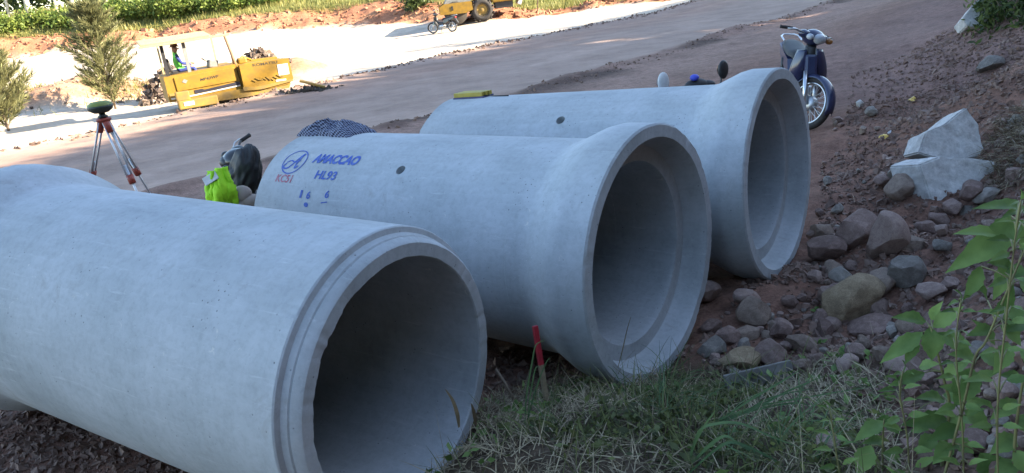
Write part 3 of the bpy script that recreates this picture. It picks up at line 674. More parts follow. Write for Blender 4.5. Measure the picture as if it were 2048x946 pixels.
# ------------------------------------------------------------------ rubble pile behind the paver
def shard_cloud(pts, size, up=.3):
    """angular fragments (wedges) as one array mesh"""
    n = len(pts); base = np.array([[-1, -1, -1], [1, -.8, -1], [.8, 1, -.9], [-.9, .8, -1], [-.7, -.6, .7], [.6, -.5, 1], [.5, .7, .6], [-.5, .6, 1]], float)
    V = base[None] * (1 + rng.normal(size=(n, 8, 3)) * .25) * np.stack([rng.uniform(.5, 1.6, n), rng.uniform(.4, 1., n), rng.uniform(.3, .8, n)], 1)[:, None] * (size * (.5 + rng.random(n) ** 2 * 1.3))[:, None, None]
    ax = rvec(n); an = rng.random(n) * 6.28 * up; K = np.zeros((n, 3, 3)); K[:, 0, 1] = -ax[:, 2]; K[:, 0, 2] = ax[:, 1]; K[:, 1, 0] = ax[:, 2]; K[:, 1, 2] = -ax[:, 0]; K[:, 2, 0] = -ax[:, 1]; K[:, 2, 1] = ax[:, 0]
    Rm = np.eye(3) + np.sin(an)[:, None, None] * K + (1 - np.cos(an))[:, None, None] * K @ K
    V = np.einsum('nij,nkj->nki', Rm, V) + pts[:, None]
    fb = np.array([[3, 2, 1, 0], [4, 5, 6, 7], [0, 1, 5, 4], [1, 2, 6, 5], [2, 3, 7, 6], [3, 0, 4, 7]])
    return V.reshape(-1, 3), (fb[None] + np.arange(n)[:, None, None] * 8).reshape(-1, 4)
M_RUB = leaf_mat('rubble', (.05, .036, .03), (.30, .225, .175), 1.2, 0., .9)
A_ = P(330, 165, 24.5); B_ = P(570, 130, 25)
n = 5200; t = rng.random(n) ** 1.1 * 1.12 - .14; off = rng.normal(size=n) * 1.1; X = A_.x + (B_.x - A_.x) * t; Yr = A_.y + (B_.y - A_.y) * t + off * .7
hh = np.maximum(0, .95 * np.exp(-(off / 1.1) ** 2) * (.65 + .5 * np.sin(t * 9 + 1)) * (.5 + .5 * rng.random(n)))
V, F = shard_cloud(np.stack([X, Yr, height(X, Yr) + hh - .1], 1), .058, 1.)
tag(mesh_np('rubble_pile', V, F, M_RUB), 'heap of broken rubble and roots behind the yellow paver', 'rubble', kind='stuff')
n = 700; t = rng.random(n); seg = (t * 5).astype(int); f_ = t * 5 - seg; a_ = _rl[seg]; b_ = _rl[seg + 1]
X = a_[:, 0] + (b_ - a_)[:, 0] * f_ + rng.normal(size=n) * .8; Yr = a_[:, 1] + (b_ - a_)[:, 1] * f_ + rng.normal(size=n) * .8
V, F = shard_cloud(np.stack([X, Yr, height(X, Yr)], 1), .05, 1.)
tag(mesh_np('loose_stones', V, F, M_RUB), 'loose stones and clods lying along the soil ridge', 'stones', kind='stuff')
# clods on the red bank and its foot
n = 1500; X = rng.uniform(-40, 14, n); Yr = base_y(X) + rng.random(n) * (top_y(X) - base_y(X)) * 1.0
V, F = shard_cloud(np.stack([X, Yr, height(X, Yr)], 1), .09, 1.)
M_CLOD = leaf_mat('red_clods', (.16, .075, .045), (.38, .19, .11), 1.5, 0., .95)
tag(mesh_np('earth_clods', V, F, M_CLOD), 'red earth clods strewn over the far bank', 'clods', kind='stuff')

M_YEL = simple('yellow_wrapper', (.62, .36, .03), .4, c2=(.75, .52, .12)); M_WHT = simple('white_wrapper', (.62, .62, .62), .5)
# ------------------------------------------------------------------ stones, boulders, broken concrete
def rock_mesh(seed, cuts=9, rough=.10):
    rg = np.random.default_rng(seed); bm = bmesh.new(); bmesh.ops.create_icosphere(bm, subdivisions=4, radius=1)
    pl = []
    for i in range(cuts):
        d = rg.normal(size=3); d /= np.linalg.norm(d); pl.append((d, .52 + .34 * rg.random()))
    for v in bm.verts:
        p = np.array(v.co)
        for d, h in pl:
            k = p @ d - h
            if k > 0: p = p - d * k * .92
        v.co = p
    co = np.array([v.co for v in bm.verts])
    for v, p in zip(bm.verts, co):
        k = fbm(np.array([p[0] * 1.3 + p[2]]), np.array([p[1] * 1.3 - p[2] * .7]), 1., seed, 4)[0]; v.co = Vector(p * (1 + rough * k))
    me = bpy.data.meshes.new('rock'); bm.to_mesh(me); bm.free(); me.polygons.foreach_set('use_smooth', [True] * len(me.polygons))
    bm = bmesh.new(); bm.from_mesh(me)
    for e in bm.edges:
        if e.calc_face_angle(0) > .42: e.smooth = False
    bm.to_mesh(me); bm.free(); return me
RM = [rock_mesh(s, 12 + s % 4, .13) for s in range(8)]
ROUND = [rock_mesh(20 + s, 9, .12) for s in range(3)]
def mats_of(me, m):
    q = me.copy(); q.materials.clear(); q.materials.append(m); return q
_cache = {}
def rock(name, label, cat, px, py, wpx, hpx, mat, me, group=None, rz=None, depth=.9, y=None, sink=.32, tilt=0):
    """py is the foot of the stone in the photo"""
    g_ = ground(px, py) if y is None else P(px, py, y)
    k = g_.y / FPX * 1.03; key = (me.name, mat.name)
    if key not in _cache: _cache[key] = mats_of(me, mat)
    o = link(name, _cache[key]); a, b, h = wpx * k / 2, wpx * k / 2 * depth, hpx * k / 2
    o.scale = (a * 1.1, b * 1.1, h * 1.15); o.rotation_euler = (random.uniform(-.12, .12), -.12 + tilt, random.uniform(-.3, .3) if rz is None else rz)
    o.location = (g_.x, g_.y + b * .5, g_.z + h * (1 - sink)); return tag(o, label, cat, group)
BG = 'boulders tumbled on the slope right of the pipes'
for a in [
    ('large ochre brown boulder, biggest of the boulders right of the pipe mouths', 1715, 645, 145, 100, M_ROCKO, ROUND[0]),
    ('grey brown boulder with a flat top behind the large ochre boulder', 1812, 575, 95, 75, M_ROCKG, RM[1]),
    ('brown boulder wedged in between the large ochre boulder and the flat topped grey one', 1772, 590, 70, 60, M_ROCK, RM[4]),
    ('upright rounded purple brown boulder in front of its leaning neighbour', 1780, 515, 88, 105, M_ROCKP, ROUND[1]),
    ('leaning purple brown boulder, left one of the tall pair below the white slabs', 1730, 495, 100, 80, M_ROCKP, RM[2]),
    ('flat brown stone slab resting beside the tall purple boulders', 1825, 503, 66, 34, M_ROCK, RM[3]),
    ('dark red wedge shaped rock half buried near the far pipe mouth', 1655, 530, 95, 55, M_ROCKP, RM[5]),
    ('dark grey block of rock left of the lower white slab', 1808, 398, 62, 62, M_ROCK, RM[6]),
    ('round brown boulder half buried between the middle and far pipes', 1512, 655, 66, 66, M_ROCK, ROUND[2]),
    ('smooth oval stone embedded high on the slope near the upper right shrub', 1985, 142, 52, 30, M_ROCKG, ROUND[1]),
    ('ochre yellow stone by the grey board in the grass', 1480, 742, 92, 48, M_ROCKO, RM[0]),
    ('pinkish rounded stone just right of the ochre yellow stone', 1545, 730, 62, 56, M_ROCKP, ROUND[2]),
    ('pale grey angular stone left of the ochre yellow stone', 1432, 715, 66, 44, M_ROCKG, RM[2]),
    ('dark purple stone above the ochre yellow stone', 1563, 672, 54, 38, M_ROCKP, RM[7]),
    ('brown flat stone resting left of the dark purple stone', 1498, 682, 60, 28, M_ROCK, RM[3]),
    ('pinkish stone under the left side of the large ochre boulder', 1655, 668, 62, 38, M_ROCKP, RM[1]),
    ('long pinkish stone lying right of the large ochre boulder', 1752, 672, 100, 44, M_ROCKP, RM[6]),
    ('reddish stone lying in the grass at the bottom of the slope', 1660, 915, 66, 58, M_ROCKP, RM[4]),
    ('small dark pink stone in the shadowed hollow of the grass', 1690, 862, 40, 36, M_ROCKP, ROUND[0]),
    ('pink stone behind the weed stem at the lower right', 1946, 915, 84, 62, M_ROCKP, RM[0]),
    ('purple stone near the right edge, below the middle of the frame', 2016, 810, 56, 50, M_ROCKP, RM[5]),
    ('rounded grey stone near the right edge, right of the lower white slab', 1975, 408, 62, 28, M_ROCKG, ROUND[0]),
    ('mauve stone between the weed stems at the right', 1905, 672, 62, 48, M_ROCKP, RM[2]),
    ('white stone lying on bare dirt right of the blue motorbike', 1721, 216, 18, 18, M_CHUNK, RM[4]),
]:
    rock('boulder' if a[3] > 60 else 'stone', a[0], 'boulder' if a[3] > 60 else 'stone', *a[1:], group=BG)
SG = 'small stones strewn over the dirt slope'
ST_L = {'M_ROCK': 'small brown stone among the rubble on the dirt slope', 'M_ROCKP': 'small reddish purple stone among the rubble on the dirt slope', 'M_ROCKG': 'small pale grey stone among the rubble on the dirt slope'}
cnt = 0
rs = random.Random(11)
while cnt < 285:
    px, py = rs.uniform(1400, 2060), rs.uniform(230, 940)
    if px < 1630 and py < 600: continue
    if py > 760 and px < 1840: continue
    if px < 1980 - (py - 230) * 1.6 and py < 420 and rs.random() < .5: continue
    if 1690 < px < 1860 and 400 < py < 640 and rs.random() < .7: continue
    if 1835 < px < 2000 and 215 < py < 420: continue
    kx = rs.choice(['M_ROCK', 'M_ROCKP', 'M_ROCKP', 'M_ROCKG']); s_ = 8 + rs.random() ** 2.2 * 36
    if py > 560: s_ *= 1.15
    if py < 330: s_ *= .62
    o = rock('stone', ST_L[kx], 'stone', px, py, s_ * rs.uniform(1, 1.5), s_, {'M_ROCK': M_ROCK, 'M_ROCKP': M_ROCKP, 'M_ROCKG': M_ROCKG}[kx], (RM + ROUND)[rs.randrange(11)], SG, rs.uniform(0, 6.28), rs.uniform(.7, 1.1)); cnt += 1
# gravel and clods: nobody could count them
def scatter(n, poly, size, name, label, cat, mat, seed=1, dens=None, up=.35, pw=2):
    rg = np.random.default_rng(seed); x0, y0 = poly.min(0); x1, y1 = poly.max(0); q = rg.uniform((x0, y0), (x1, y1), (n, 2))
    ins = np.zeros(n, bool); j = len(poly) - 1
    for i in range(len(poly)):
        a, b = poly[i], poly[j]; c = ((a[1] > q[:, 1]) != (b[1] > q[:, 1])) & (q[:, 0] < (b[0] - a[0]) * (q[:, 1] - a[1]) / (b[1] - a[1] + 1e-12) + a[0]); ins ^= c; j = i
    q = q[ins]
    if dens: q = q[dens(q[:, 0], q[:, 1]) > rg.random(len(q))]
    return q
def gpoly(pts): return np.array([tuple(ground(*p))[:2] for p in pts])
SL = gpoly([(1560, 640), (1400, 700), (1420, 760), (1640, 740), (1800, 940), (2100, 940), (2120, 500), (2100, 200), (2080, 60), (1900, 60), (1700, 150), (1690, 300), (1640, 330), (1640, 480)])
def near_w(x, y):
    u, v = UV(x, y); return np.clip(.25 + .9 * sst(-3.2, -1.4, u) + .5 * fbm(x, y, .9, 110), 0, 1)
q = scatter(34000, SL, 0, '', '', '', None, 3, near_w)
V, F = shard_cloud(np.c_[q, height(q[:, 0], q[:, 1]) + .002], .014, .9)
tag(mesh_np('gravel', V, F, M_PEB), 'gravel and small clods covering the dirt slope', 'gravel', kind='stuff')
q = scatter(9000, SL, 0, '', '', '', None, 13, lambda x, y: np.clip(.15 + 1.0 * sst(-2.4, -1.0, UV(x, y)[0]) + .8 * fbm(x, y, .6, 133), 0, 1))
V, F = shard_cloud(np.c_[q, height(q[:, 0], q[:, 1]) + .004], .019, 1.)
tag(mesh_np('pebbles', V, F, M_PEB2), 'coarse pebbles and broken bits packed over the slope', 'gravel', kind='stuff')
BL = gpoly([(-150, 800), (-150, 1000), (600, 1010), (560, 960), (200, 830), (60, 790)])
q = scatter(6000, BL, 0, '', '', '', None, 4)
V, F = shard_cloud(np.c_[q, height(q[:, 0], q[:, 1]) + .002], .012, .5)
tag(mesh_np('gravel', V, F, M_PEB), 'loose dark gravel in front of the nearest pipe', 'gravel', kind='stuff')
BT = gpoly([(960, 760), (1010, 700), (1400, 690), (1480, 600), (1640, 560), (1640, 520), (1520, 560), (1300, 770), (1000, 820)])
q = scatter(5000, BT, 0, '', '', '', None, 5)
V, F = shard_cloud(np.c_[q, height(q[:, 0], q[:, 1]) + .002], .013, .5)
tag(mesh_np('gravel', V, F, M_PEB), 'clods and gravel under the pipe mouths', 'gravel', kind='stuff')

def slab(name, label, poly, y, lean, thick, seed, dirv=(.15, .9, -.45)):
    """broken slab: straight fractured outline leaning back, real thickness, worn edges"""
    pm = max(p[1] for p in poly); bm = bmesh.new(); vs = [bm.verts.new(P(px, py, y + lean * (pm - py) / FPX * y)) for px, py in poly]
    f = bm.faces.new(vs); r = bmesh.ops.extrude_face_region(bm, geom=[f]); dv = Vector(dirv).normalized() * thick
    ex = [v for v in r['geom'] if isinstance(v, bmesh.types.BMVert)]; bmesh.ops.translate(bm, verts=ex, vec=dv)
    c1 = sum((v.co for v in ex), Vector()) / len(ex)
    for v in ex: v.co = c1 + (v.co - c1) * .9
    bmesh.ops.recalc_face_normals(bm, faces=bm.faces); bmesh.ops.bevel(bm, geom=bm.edges[:], offset=.010, segments=2, affect='EDGES')
    bmesh.ops.triangulate(bm, faces=bm.faces[:])
    for q in range(4):
        le = [e for e in bm.edges if e.calc_length() > .022]
        if le: bmesh.ops.subdivide_edges(bm, edges=le, cuts=1)
        bmesh.ops.triangulate(bm, faces=[f_ for f_ in bm.faces if len(f_.verts) > 3])
    c0 = sum((v.co for v in bm.verts), Vector()) / len(bm.verts); bm.normal_update()
    no = [v.normal.copy() for v in bm.verts]; co = np.array([v.co for v in bm.verts])
    d1 = fbm(co[:, 0] * 1.1 + co[:, 2], co[:, 1] + co[:, 2] * .8, .09, seed, 5) * .010
    for v, n_, d_ in zip(bm.verts, no, d1): v.co += n_ * float(d_) - c0
    for f_ in bm.faces: f_.smooth = True
    for e in bm.edges:
        if len(e.link_faces) == 2 and e.calc_face_angle(0) > .6: e.smooth = False
    me = bpy.data.meshes.new(name); bm.to_mesh(me); bm.free(); me.materials.append(M_CHUNK)
    o = link(name, me); o.location = c0; return tag(o, label, 'concrete chunk', 'broken white concrete slabs on the slope')
slab('broken_slab', 'upper of two white broken concrete slabs on the slope, pointed at the top', [(1836, 306), (1852, 264), (1892, 246), (1934, 212), (1958, 248), (1972, 312), (1900, 324)], 5.22, .5, .22, 1, (-.15, .85, -.35))
slab('broken_slab', 'lower of two white broken concrete slabs, wedge shaped and narrowing downward', [(1838, 330), (1880, 313), (1992, 321), (1988, 352), (1925, 400), (1890, 445), (1862, 398)], 4.86, .45, .24, 2, (-.50, .8, -.12))
slab('broken_slab', 'white concrete slab beside the dark shrub at the upper right corner', [(1925, 36), (1950, 4), (1985, -22), (2030, -25), (1990, 22), (1962, 56), (1934, 52)], 10.0, .5, .35, 3)
for (lb, px, py, w_, h_, mt, me_) in [('brown stone lying against the right foot of the lower white slab', 1952, 396, 60, 40, M_ROCKP, RM[2]), ('small reddish stone at the narrow foot of the lower white slab', 1912, 428, 46, 34, M_ROCKP, RM[4]), ('grey stone right of the narrow foot of the lower white slab', 1938, 432, 34, 26, M_ROCKG, RM[6])]:
    rock('stone', lb, 'stone', px, py, w_, h_, mt, me_, group=BG, y=4.72)

# litter
def wrapper(px, py, label, mat, s=1.):
    g_ = ground(px, py); bm = bmesh.new(); bmesh.ops.create_grid(bm, x_segments=8, y_segments=6, size=.5)
    for v in bm.verts: v.co = Vector((v.co.x * .085 * s, v.co.y * .055 * s, .02 * s * float(fbm(np.array([v.co.x * 2 + px]), np.array([v.co.y * 2]), .7, 5)[0]) + .014))
    bmesh.ops.solidify(bm, geom=bm.faces[:], thickness=.002)
    me = bpy.data.meshes.new('wrapper'); bm.to_mesh(me); bm.free(); me.materials.append(mat); o = link('wrapper', me); o.location = g_; o.rotation_euler = (.55, -.25, .5)
    return tag(o, label, 'litter', 'litter on the dirt slope')
wrapper(1825, 202, 'crumpled yellow wrapper lying highest on the slope', M_YEL, 1.0)
wrapper(1766, 276, 'crumpled yellow wrapper with a white one beside it', M_YEL, .9); wrapper(1780, 268, 'small white wrapper touching a yellow one', M_WHT, .6)

# grey board in the grass
g_ = ground(1520, 772); bd = MB(); bd.box((0, 0, 0), (.275, .022, .075), (0, 0, 0), .004)
o = bd.build('board', simple('weathered_wood', (.20, .19, .175), .85, c2=(.11, .10, .09), scale=20)); o.location = P(1518, 754, g_.y - .02); o.rotation_euler = (-.35, -.05, .12)
tag(o, 'weathered grey board lying on edge in the grass by the ochre stone', 'board')
# survey stake
a = P(1098, 835, 2.80); b = P(1070, 652, 2.86); d = (b - a); root = thing('survey_stake', 'wooden survey stake with a red painted top standing in the grass', 'stake', a)
root.rotation_euler = d.to_track_quat('Z', 'Y').to_euler(); L = d.length
MB().box((0, 0, L * .28), (.020, .016, L * .62), (0, 0, .3), .002).build('post', simple('raw_wood', (.30, .24, .15), .8, c2=(.20, .155, .09), scale=30), root)
MB().box((0, 0, L * .79), (.0205, .0165, L * .42), (0, 0, .3), .002).build('painted_top', simple('red_paint', (.42, .02, .035), .6, c2=(.30, .015, .03), scale=30), root)
a = P(1028, 800, 2.75); b = P(992, 738, 2.8)
tag(MB().tube([a, (a + b) / 2 + Vector((.004, 0, 0)), b], [.006, .0055, .005], 7).build('stick', simple('stick_bark', (.20, .15, .11), .9)), 'thin brown stick leaning left of the red topped stake', 'stick')

# ------------------------------------------------------------------ grass mound in front
MP = gpoly([(903, 885), (930, 850), (985, 795), (1110, 768), (1240, 772), (1440, 768), (1600, 745), (1690, 720), (1780, 770), (1830, 1000)])
MP = np.vstack([MP, [[1.0, 1.45], [-.2, 1.5], [-.47, 1.75], [-.44, 2.05]]])
def cut_green(x, y): return np.clip(.75 + 1.2 * fbm(x, y, .35, 120, 3), 0, 1)
_ct = np.array(ground(1330, 860))
def greens(x, y):
    px = (x - MP[:, 0].min()); e = np.hypot(x - _ct[0], y - _ct[1]); return np.clip(.95 - e / .85 + 1.7 * fbm(x, y, .26, 121), .02, 1)
q = scatter(11500, MP, 0, '', '', '', None, 7, greens); n = len(q); r7 = np.random.default_rng(70)
V, F = blades(np.c_[q, height(q[:, 0], q[:, 1]) - .006], r7.random(n) * 6.28, r7.uniform(.2, 1.25, n), .04 + .20 * r7.random(n) ** 2.1, .0022 + .0028 * r7.random(n), r7.uniform(.2, 1.3, n), 4)
tag(mesh_np('grass', V, F, M_GRASS), 'dark green grass growing on the mound in front', 'grass', kind='stuff')
q = scatter(150, MP, 0, '', '', '', None, 27, greens); q = (q[:, None] + r7.normal(size=(len(q), 9, 2)) * .012).reshape(-1, 2); n = len(q); az_ = np.repeat(r7.random(n // 9) * 6.28, 9) + r7.normal(size=n) * .8
V, F = blades(np.c_[q, height(q[:, 0], q[:, 1]) - .006], az_, r7.uniform(.15, .9, n), .10 + .20 * r7.random(n) ** 1.5, .0028 + .0026 * r7.random(n), r7.uniform(.5, 1.9, n), 7)
tag(mesh_np('straggly_grass', V, F, M_LONG), 'longer straggly grass blades bending over on the mound', 'grass', kind='stuff')
q = scatter(330, MP, 0, '', '', '', None, 28); n = len(q)
V, F = blades(np.c_[q, height(q[:, 0], q[:, 1]) - .004], r7.random(n) * 6.28, r7.uniform(.2, 1.3, n), .10 + .18 * r7.random(n), .0016 + .0012 * r7.random(n), r7.uniform(-.3, .9, n), 5)
tag(mesh_np('dry_stalks', V, F, M_STRAW), 'thin dry stalks sticking up from the mound', 'dry grass', kind='stuff')
q = scatter(1500, MP, 0, '', '', '', None, 29, lambda x, y: np.clip(fbm(x, y, .22, 131) * 2.4, 0, 1)); n = len(q)
V, F = leaf_cloud(np.c_[q, height(q[:, 0], q[:, 1]) + .015 + .05 * r7.random(n)], .020, .6, .45); tag(mesh_np('creeping_weed', V, F, M_WEED), 'creeping leafy weed spread over the mound', 'weed', kind='stuff')
q = scatter(7000, MP, 0, '', '', '', None, 8, greens); n = len(q)
c = np.c_[q, height(q[:, 0], q[:, 1]) + .008 + .05 * r7.random(n)]; V, F = leaf_cloud(c, .013 + .012 * r7.random(n)[:, None] ** 3, .6, .5)
tag(mesh_np('ground_cover', V, F, M_GRASS), 'low leafy ground cover on the mound in front', 'ground cover', kind='stuff')
def dry(x, y): return np.clip(1.05 - greens(x, y) + .4 * fbm(x, y, .25, 125), .05, 1)
q = scatter(11500, MP, 0, '', '', '', None, 9, dry); n = len(q)
V, F = blades(np.c_[q, height(q[:, 0], q[:, 1]) + .004 + .02 * r7.random(n)], r7.normal(1.2, 1.3, n), r7.uniform(.9, 1.65, n), .03 + .11 * r7.random(n) ** 2.2, .0018 + .003 * r7.random(n), r7.uniform(-.2, 1.1, n), 3)
tag(mesh_np('dry_grass', V, F, M_STRAW), 'flattened dry straw along the edge of the grass mound', 'dry grass', kind='stuff')
# sparse tufts and straw between the stones of the slope
q = scatter(1500, SL, 0, '', '', '', None, 10, lambda x, y: np.clip(fbm(x, y, .5, 130) * 1.8 + .05, 0, 1)); n = len(q)
V, F = blades(np.c_[q, height(q[:, 0], q[:, 1]) + .005], r7.random(n) * 6.28, r7.uniform(.8, 1.5, n), .03 + .08 * r7.random(n), np.full(n, .0022), r7.uniform(0, .5, n), 3)
tag(mesh_np('straw', V, F, M_STRAW), 'bits of straw and root among the stones', 'straw', kind='stuff')
HG = gpoly([(1960, 330), (1985, 250), (2080, 180), (2100, 360), (2000, 380)]); q = scatter(3500, HG, 0, '', '', '', None, 11); n = len(q)
V, F = blades(np.c_[q, height(q[:, 0], q[:, 1])], r7.normal(3.9, .5, n), r7.uniform(.8, 1.5, n), .08 + .16 * r7.random(n), np.full(n, .004), r7.uniform(.2, .9, n), 3)
tag(mesh_np('dry_grass', V, F, M_STRAW), 'brown dry grass hanging down the slope right of the white slabs', 'dry grass', kind='stuff')

def ribbon(mb, pts, wd):
    """long leaf: flat tapering ribbon through 3D points"""
    pts = [Vector(p) for p in spline3(pts)]; n = len(pts); vs = []; fs = []
    for i, p in enumerate(pts):
        d = (pts[min(i + 1, n - 1)] - pts[max(i - 1, 0)]).normalized(); s_ = d.cross(Vector((.2, -.7, .6))).normalized(); k = wd * (min(1, .35 + i / n * 2.2)) * (1 - (i / (n - 1)) ** 3) / 2 + .0004
        vs += [p - s_ * k, p + Vector((0, .3, -1)) * k * .4, p + s_ * k]
    for i in range(n - 1):
        for j in (0, 1): fs.append((3 * i + j, 3 * i + j + 1, 3 * i + j + 4, 3 * i + j + 3))
    mb.add(vs, fs, True)
def spline3(pts, k=6):
    p = [Vector(q) for q in pts]; out = []
    for i in range(len(p) - 1):
        p0, p1, p2, p3 = p[max(i - 1, 0)], p[i], p[i + 1], p[min(i + 2, len(p) - 1)]
        for j in range(k):
            t = j / k; out.append(.5 * ((2 * p1) + (-p0 + p2) * t + (2 * p0 - 5 * p1 + 4 * p2 - p3) * t * t + (-p0 + 3 * p1 - 3 * p2 + p3) * t ** 3))
    return out + [p[-1]]
def tuft(label, lines, mat, wd, y):
    o_ = None; mb = MB()
    for ln in lines:
        yy = y + random.uniform(-.03, .03); ribbon(mb, [P(px, py, yy - .02 * i) for i, (px, py) in enumerate(ln)], wd * random.uniform(.8, 1.2))
    o = mb.build('long_grass', mat, smooth=True); return tag(o, label, 'grass tuft', 'long bladed grass tufts on the mound')
tuft('long green grass blades fanned out to the right across the middle of the mound', [[(1432, 842), (1510, 815), (1580, 780), (1648, 752)], [(1436, 838), (1500, 822), (1560, 790), (1620, 765)], [(1440, 836), (1520, 812), (1640, 790), (1738, 774)], [(1438, 842), (1530, 815), (1600, 806), (1625, 820)], [(1445, 838), (1500, 800), (1560, 765), (1600, 740)], [(1420, 850), (1480, 830), (1540, 796), (1630, 776)]], M_LONG, .0055, 2.25)
tuft('broad green grass blade arching over at the bottom of the mound', [[(1382, 905), (1400, 860), (1440, 846), (1485, 848), (1540, 872), (1600, 895)], [(1385, 925), (1420, 890), (1450, 872), (1475, 885)], [(1380, 945), (1430, 900), (1470, 885), (1540, 915), (1590, 950)], [(1455, 872), (1500, 900), (1550, 918), (1600, 950)], [(1386, 940), (1384, 900), (1410, 850), (1432, 820)]], M_LONG, .0085, 1.98)
tuft('green grass blades standing around the red topped stake', [[(1050, 870), (1052, 800), (1065, 720), (1072, 690), (1090, 680)], [(1056, 868), (1058, 810), (1070, 740), (1078, 735)], [(1048, 872), (1068, 790), (1090, 730), (1100, 715)], [(1020, 880), (1090, 884), (1140, 880)]], M_LONG, .0045, 2.5)
tuft('pale dry reed blades in front of the nearest pipe mouth', [[(918, 855), (915, 830), (905, 800), (890, 778)], [(952, 850), (948, 825), (942, 806)]], M_STRAW, .011, 2.32)
tuft('dry grass stalk crossing the mouth of the middle pipe', [[(1236, 735), (1245, 700), (1254, 660), (1262, 633)], [(1140, 755), (1125, 728), (1118, 715)]], M_STRAW, .0035, 2.95)

# broad leaved weeds on the right
LEAF = [(0, 0, 0), (.10, .10, .0), (.28, .22, .015), (.48, .245, .01), (.68, .17, -.02), (.86, .075, -.07), (1, 0, -.12)]
def leaf(mb, p0, p1, wd, face=Vector((.0, -.55, .8)), fold=.30):
    d = p1 - p0; L = d.length; d.normalize(); s_ = d.cross(face).normalized(); nrm = s_.cross(d).normalized(); w_ = wd / .49; vs = []; fs = []
    m = []
    for t in np.linspace(0, 1, 12):
        hw = np.interp(t, [q[0] for q in LEAF], [q[1] for q in LEAF]); dr = np.interp(t, [q[0] for q in LEAF], [q[2] for q in LEAF])
        hw *= 1 + (.10 if len(m) % 2 else -.04); c = p0 + d * L * t + nrm * L * dr * 1.3; k = hw * w_; m.append(1)
        und = .06 * L * math.sin(t * 14)
        vs += [c - s_ * k + nrm * (k * fold + und * hw), c - s_ * k * .5 + nrm * k * fold * .62, c, c + s_ * k * .5 + nrm * k * fold * .62, c + s_ * k + nrm * (k * fold - und * hw)]
    for i in range(11):
        for j in range(4): fs.append((5 * i + j, 5 * i + j + 1, 5 * i + j + 6, 5 * i + j + 5))
    mb.add(vs, fs, True)
def weed(label, y, stem, leaves, r=.006):
    """stem: pixel path; leaves: base px, tip px, width px, distance offset"""
    b0 = ground(*stem[0]) if stem[0][1] < 940 else P(*stem[0], y); root = thing('weed_plant', label, 'weed', tuple(b0), group='broad leaved weeds on the right'); T = Matrix.Translation(-b0)
    sp = [P(px, py, y - .012 * i) for i, (px, py) in enumerate(stem)]; sp[0] = b0 - Vector((0, 0, .04)); st = MB(T); q = spline3(sp); st.tube(q, [r * (1 - .6 * i / len(q)) for i in range(len(q))], 8)
    lf = MB(T)
    for (bx, by, tx, ty, wpx, dy) in leaves:
        p0 = P(bx, by, y + dy); p1 = P(tx, ty, y + dy - .035); leaf(lf, p0, p1, wpx * y / FPX, Vector((random.uniform(-.3, .3), -.6 + random.uniform(-.2, .2), .75)))
        near = min(q, key=lambda s: (s - p0).length)
        if (near - p0).length < .11: st.tube([near, (near + p0) / 2 + Vector((0, 0, .004)), p0], [.002, .0017, .0014], 5)
    st.build('stem', M_STEM, root); lf.build('leaves', M_WEED, root)
weed('tallest broad leaved weed with a long slanting stem at the right edge', 1.58, [(1872, 990), (1925, 817), (1950, 715), (1972, 682), (2010, 592), (2050, 498), (2085, 420)], [
    (2048, 440, 1900, 540, 64, .02), (1998, 470, 1918, 458, 30, 0), (2062, 420, 1958, 404, 34, .03), (1962, 532, 1932, 600, 34, .01), (2020, 520, 1990, 600, 40, .02), (2010, 545, 2060, 545, 40, .0), (2045, 500, 2080, 420, 40, .02), (1990, 690, 1958, 640, 26, .05), (2016, 684, 1992, 748, 42, -.03), (2000, 650, 2048, 690, 42, .02), (2006, 640, 2052, 622, 40, .02),
    (1960, 710, 2010, 735, 40, .03), (1945, 735, 1912, 815, 60, .03), (1940, 760, 2000, 740, 24, .03), (1928, 820, 1985, 862, 44, .0), (1930, 815, 1975, 800, 34, .03), (1915, 850, 1860, 880, 38, .02), (1960, 905, 2000, 975, 70, -.02), (1905, 880, 1950, 905, 40, .03), (2040, 560, 2075, 600, 46, .0), (1975, 600, 1950, 560, 26, .04), (2020, 430, 1975, 500, 40, .04), (1985, 655, 1940, 668, 30, .03), (1995, 630, 2030, 575, 34, .04), (2030, 540, 1985, 520, 34, .03), (1952, 715, 1905, 705, 30, .04), (1935, 790, 1890, 770, 34, .04), (1920, 835, 1960, 845, 34, .05), (2050, 640, 2015, 660, 40, .03), (2040, 700, 2075, 740, 44, .02), (1900, 890, 1868, 925, 40, .03)], .0034)
weed('middle broad leaved weed with a star of pointed leaves at its top', 1.68, [(1872, 985), (1898, 830), (1888, 760), (1862, 655)], [
    (1846, 664, 1763, 722, 38, -.01), (1866, 655, 1924, 613, 34, .0), (1852, 642, 1793, 630, 32, .02), (1858, 655, 1868, 722, 50, -.03), (1878, 668, 1946, 700, 42, .0), (1832, 676, 1812, 726, 30, .0), (1862, 640, 1880, 606, 24, .03), (1850, 745, 1782, 768, 30, .0), (1838, 735, 1875, 725, 28, .02), (1888, 760, 1935, 720, 36, .03), (1896, 838, 1812, 846, 44, .0), (1900, 832, 1930, 862, 40, .0), (1890, 800, 1840, 790, 34, .03), (1870, 870, 1836, 905, 40, .02), (1880, 880, 1900, 925, 42, -.01), (1885, 790, 1925, 800, 30, .03)], .005)
weed('short weed with two large ovate leaves near the bottom edge', 1.74, [(1768, 985), (1765, 910), (1768, 838)], [
    (1768, 842, 1710, 878, 36, .0), (1742, 890, 1714, 952, 46, -.01), (1766, 842, 1800, 866, 28, .02), (1766, 905, 1808, 930, 34, .02), (1764, 930, 1790, 975, 36, .0), (1766, 880, 1730, 884, 26, .03)], .004)
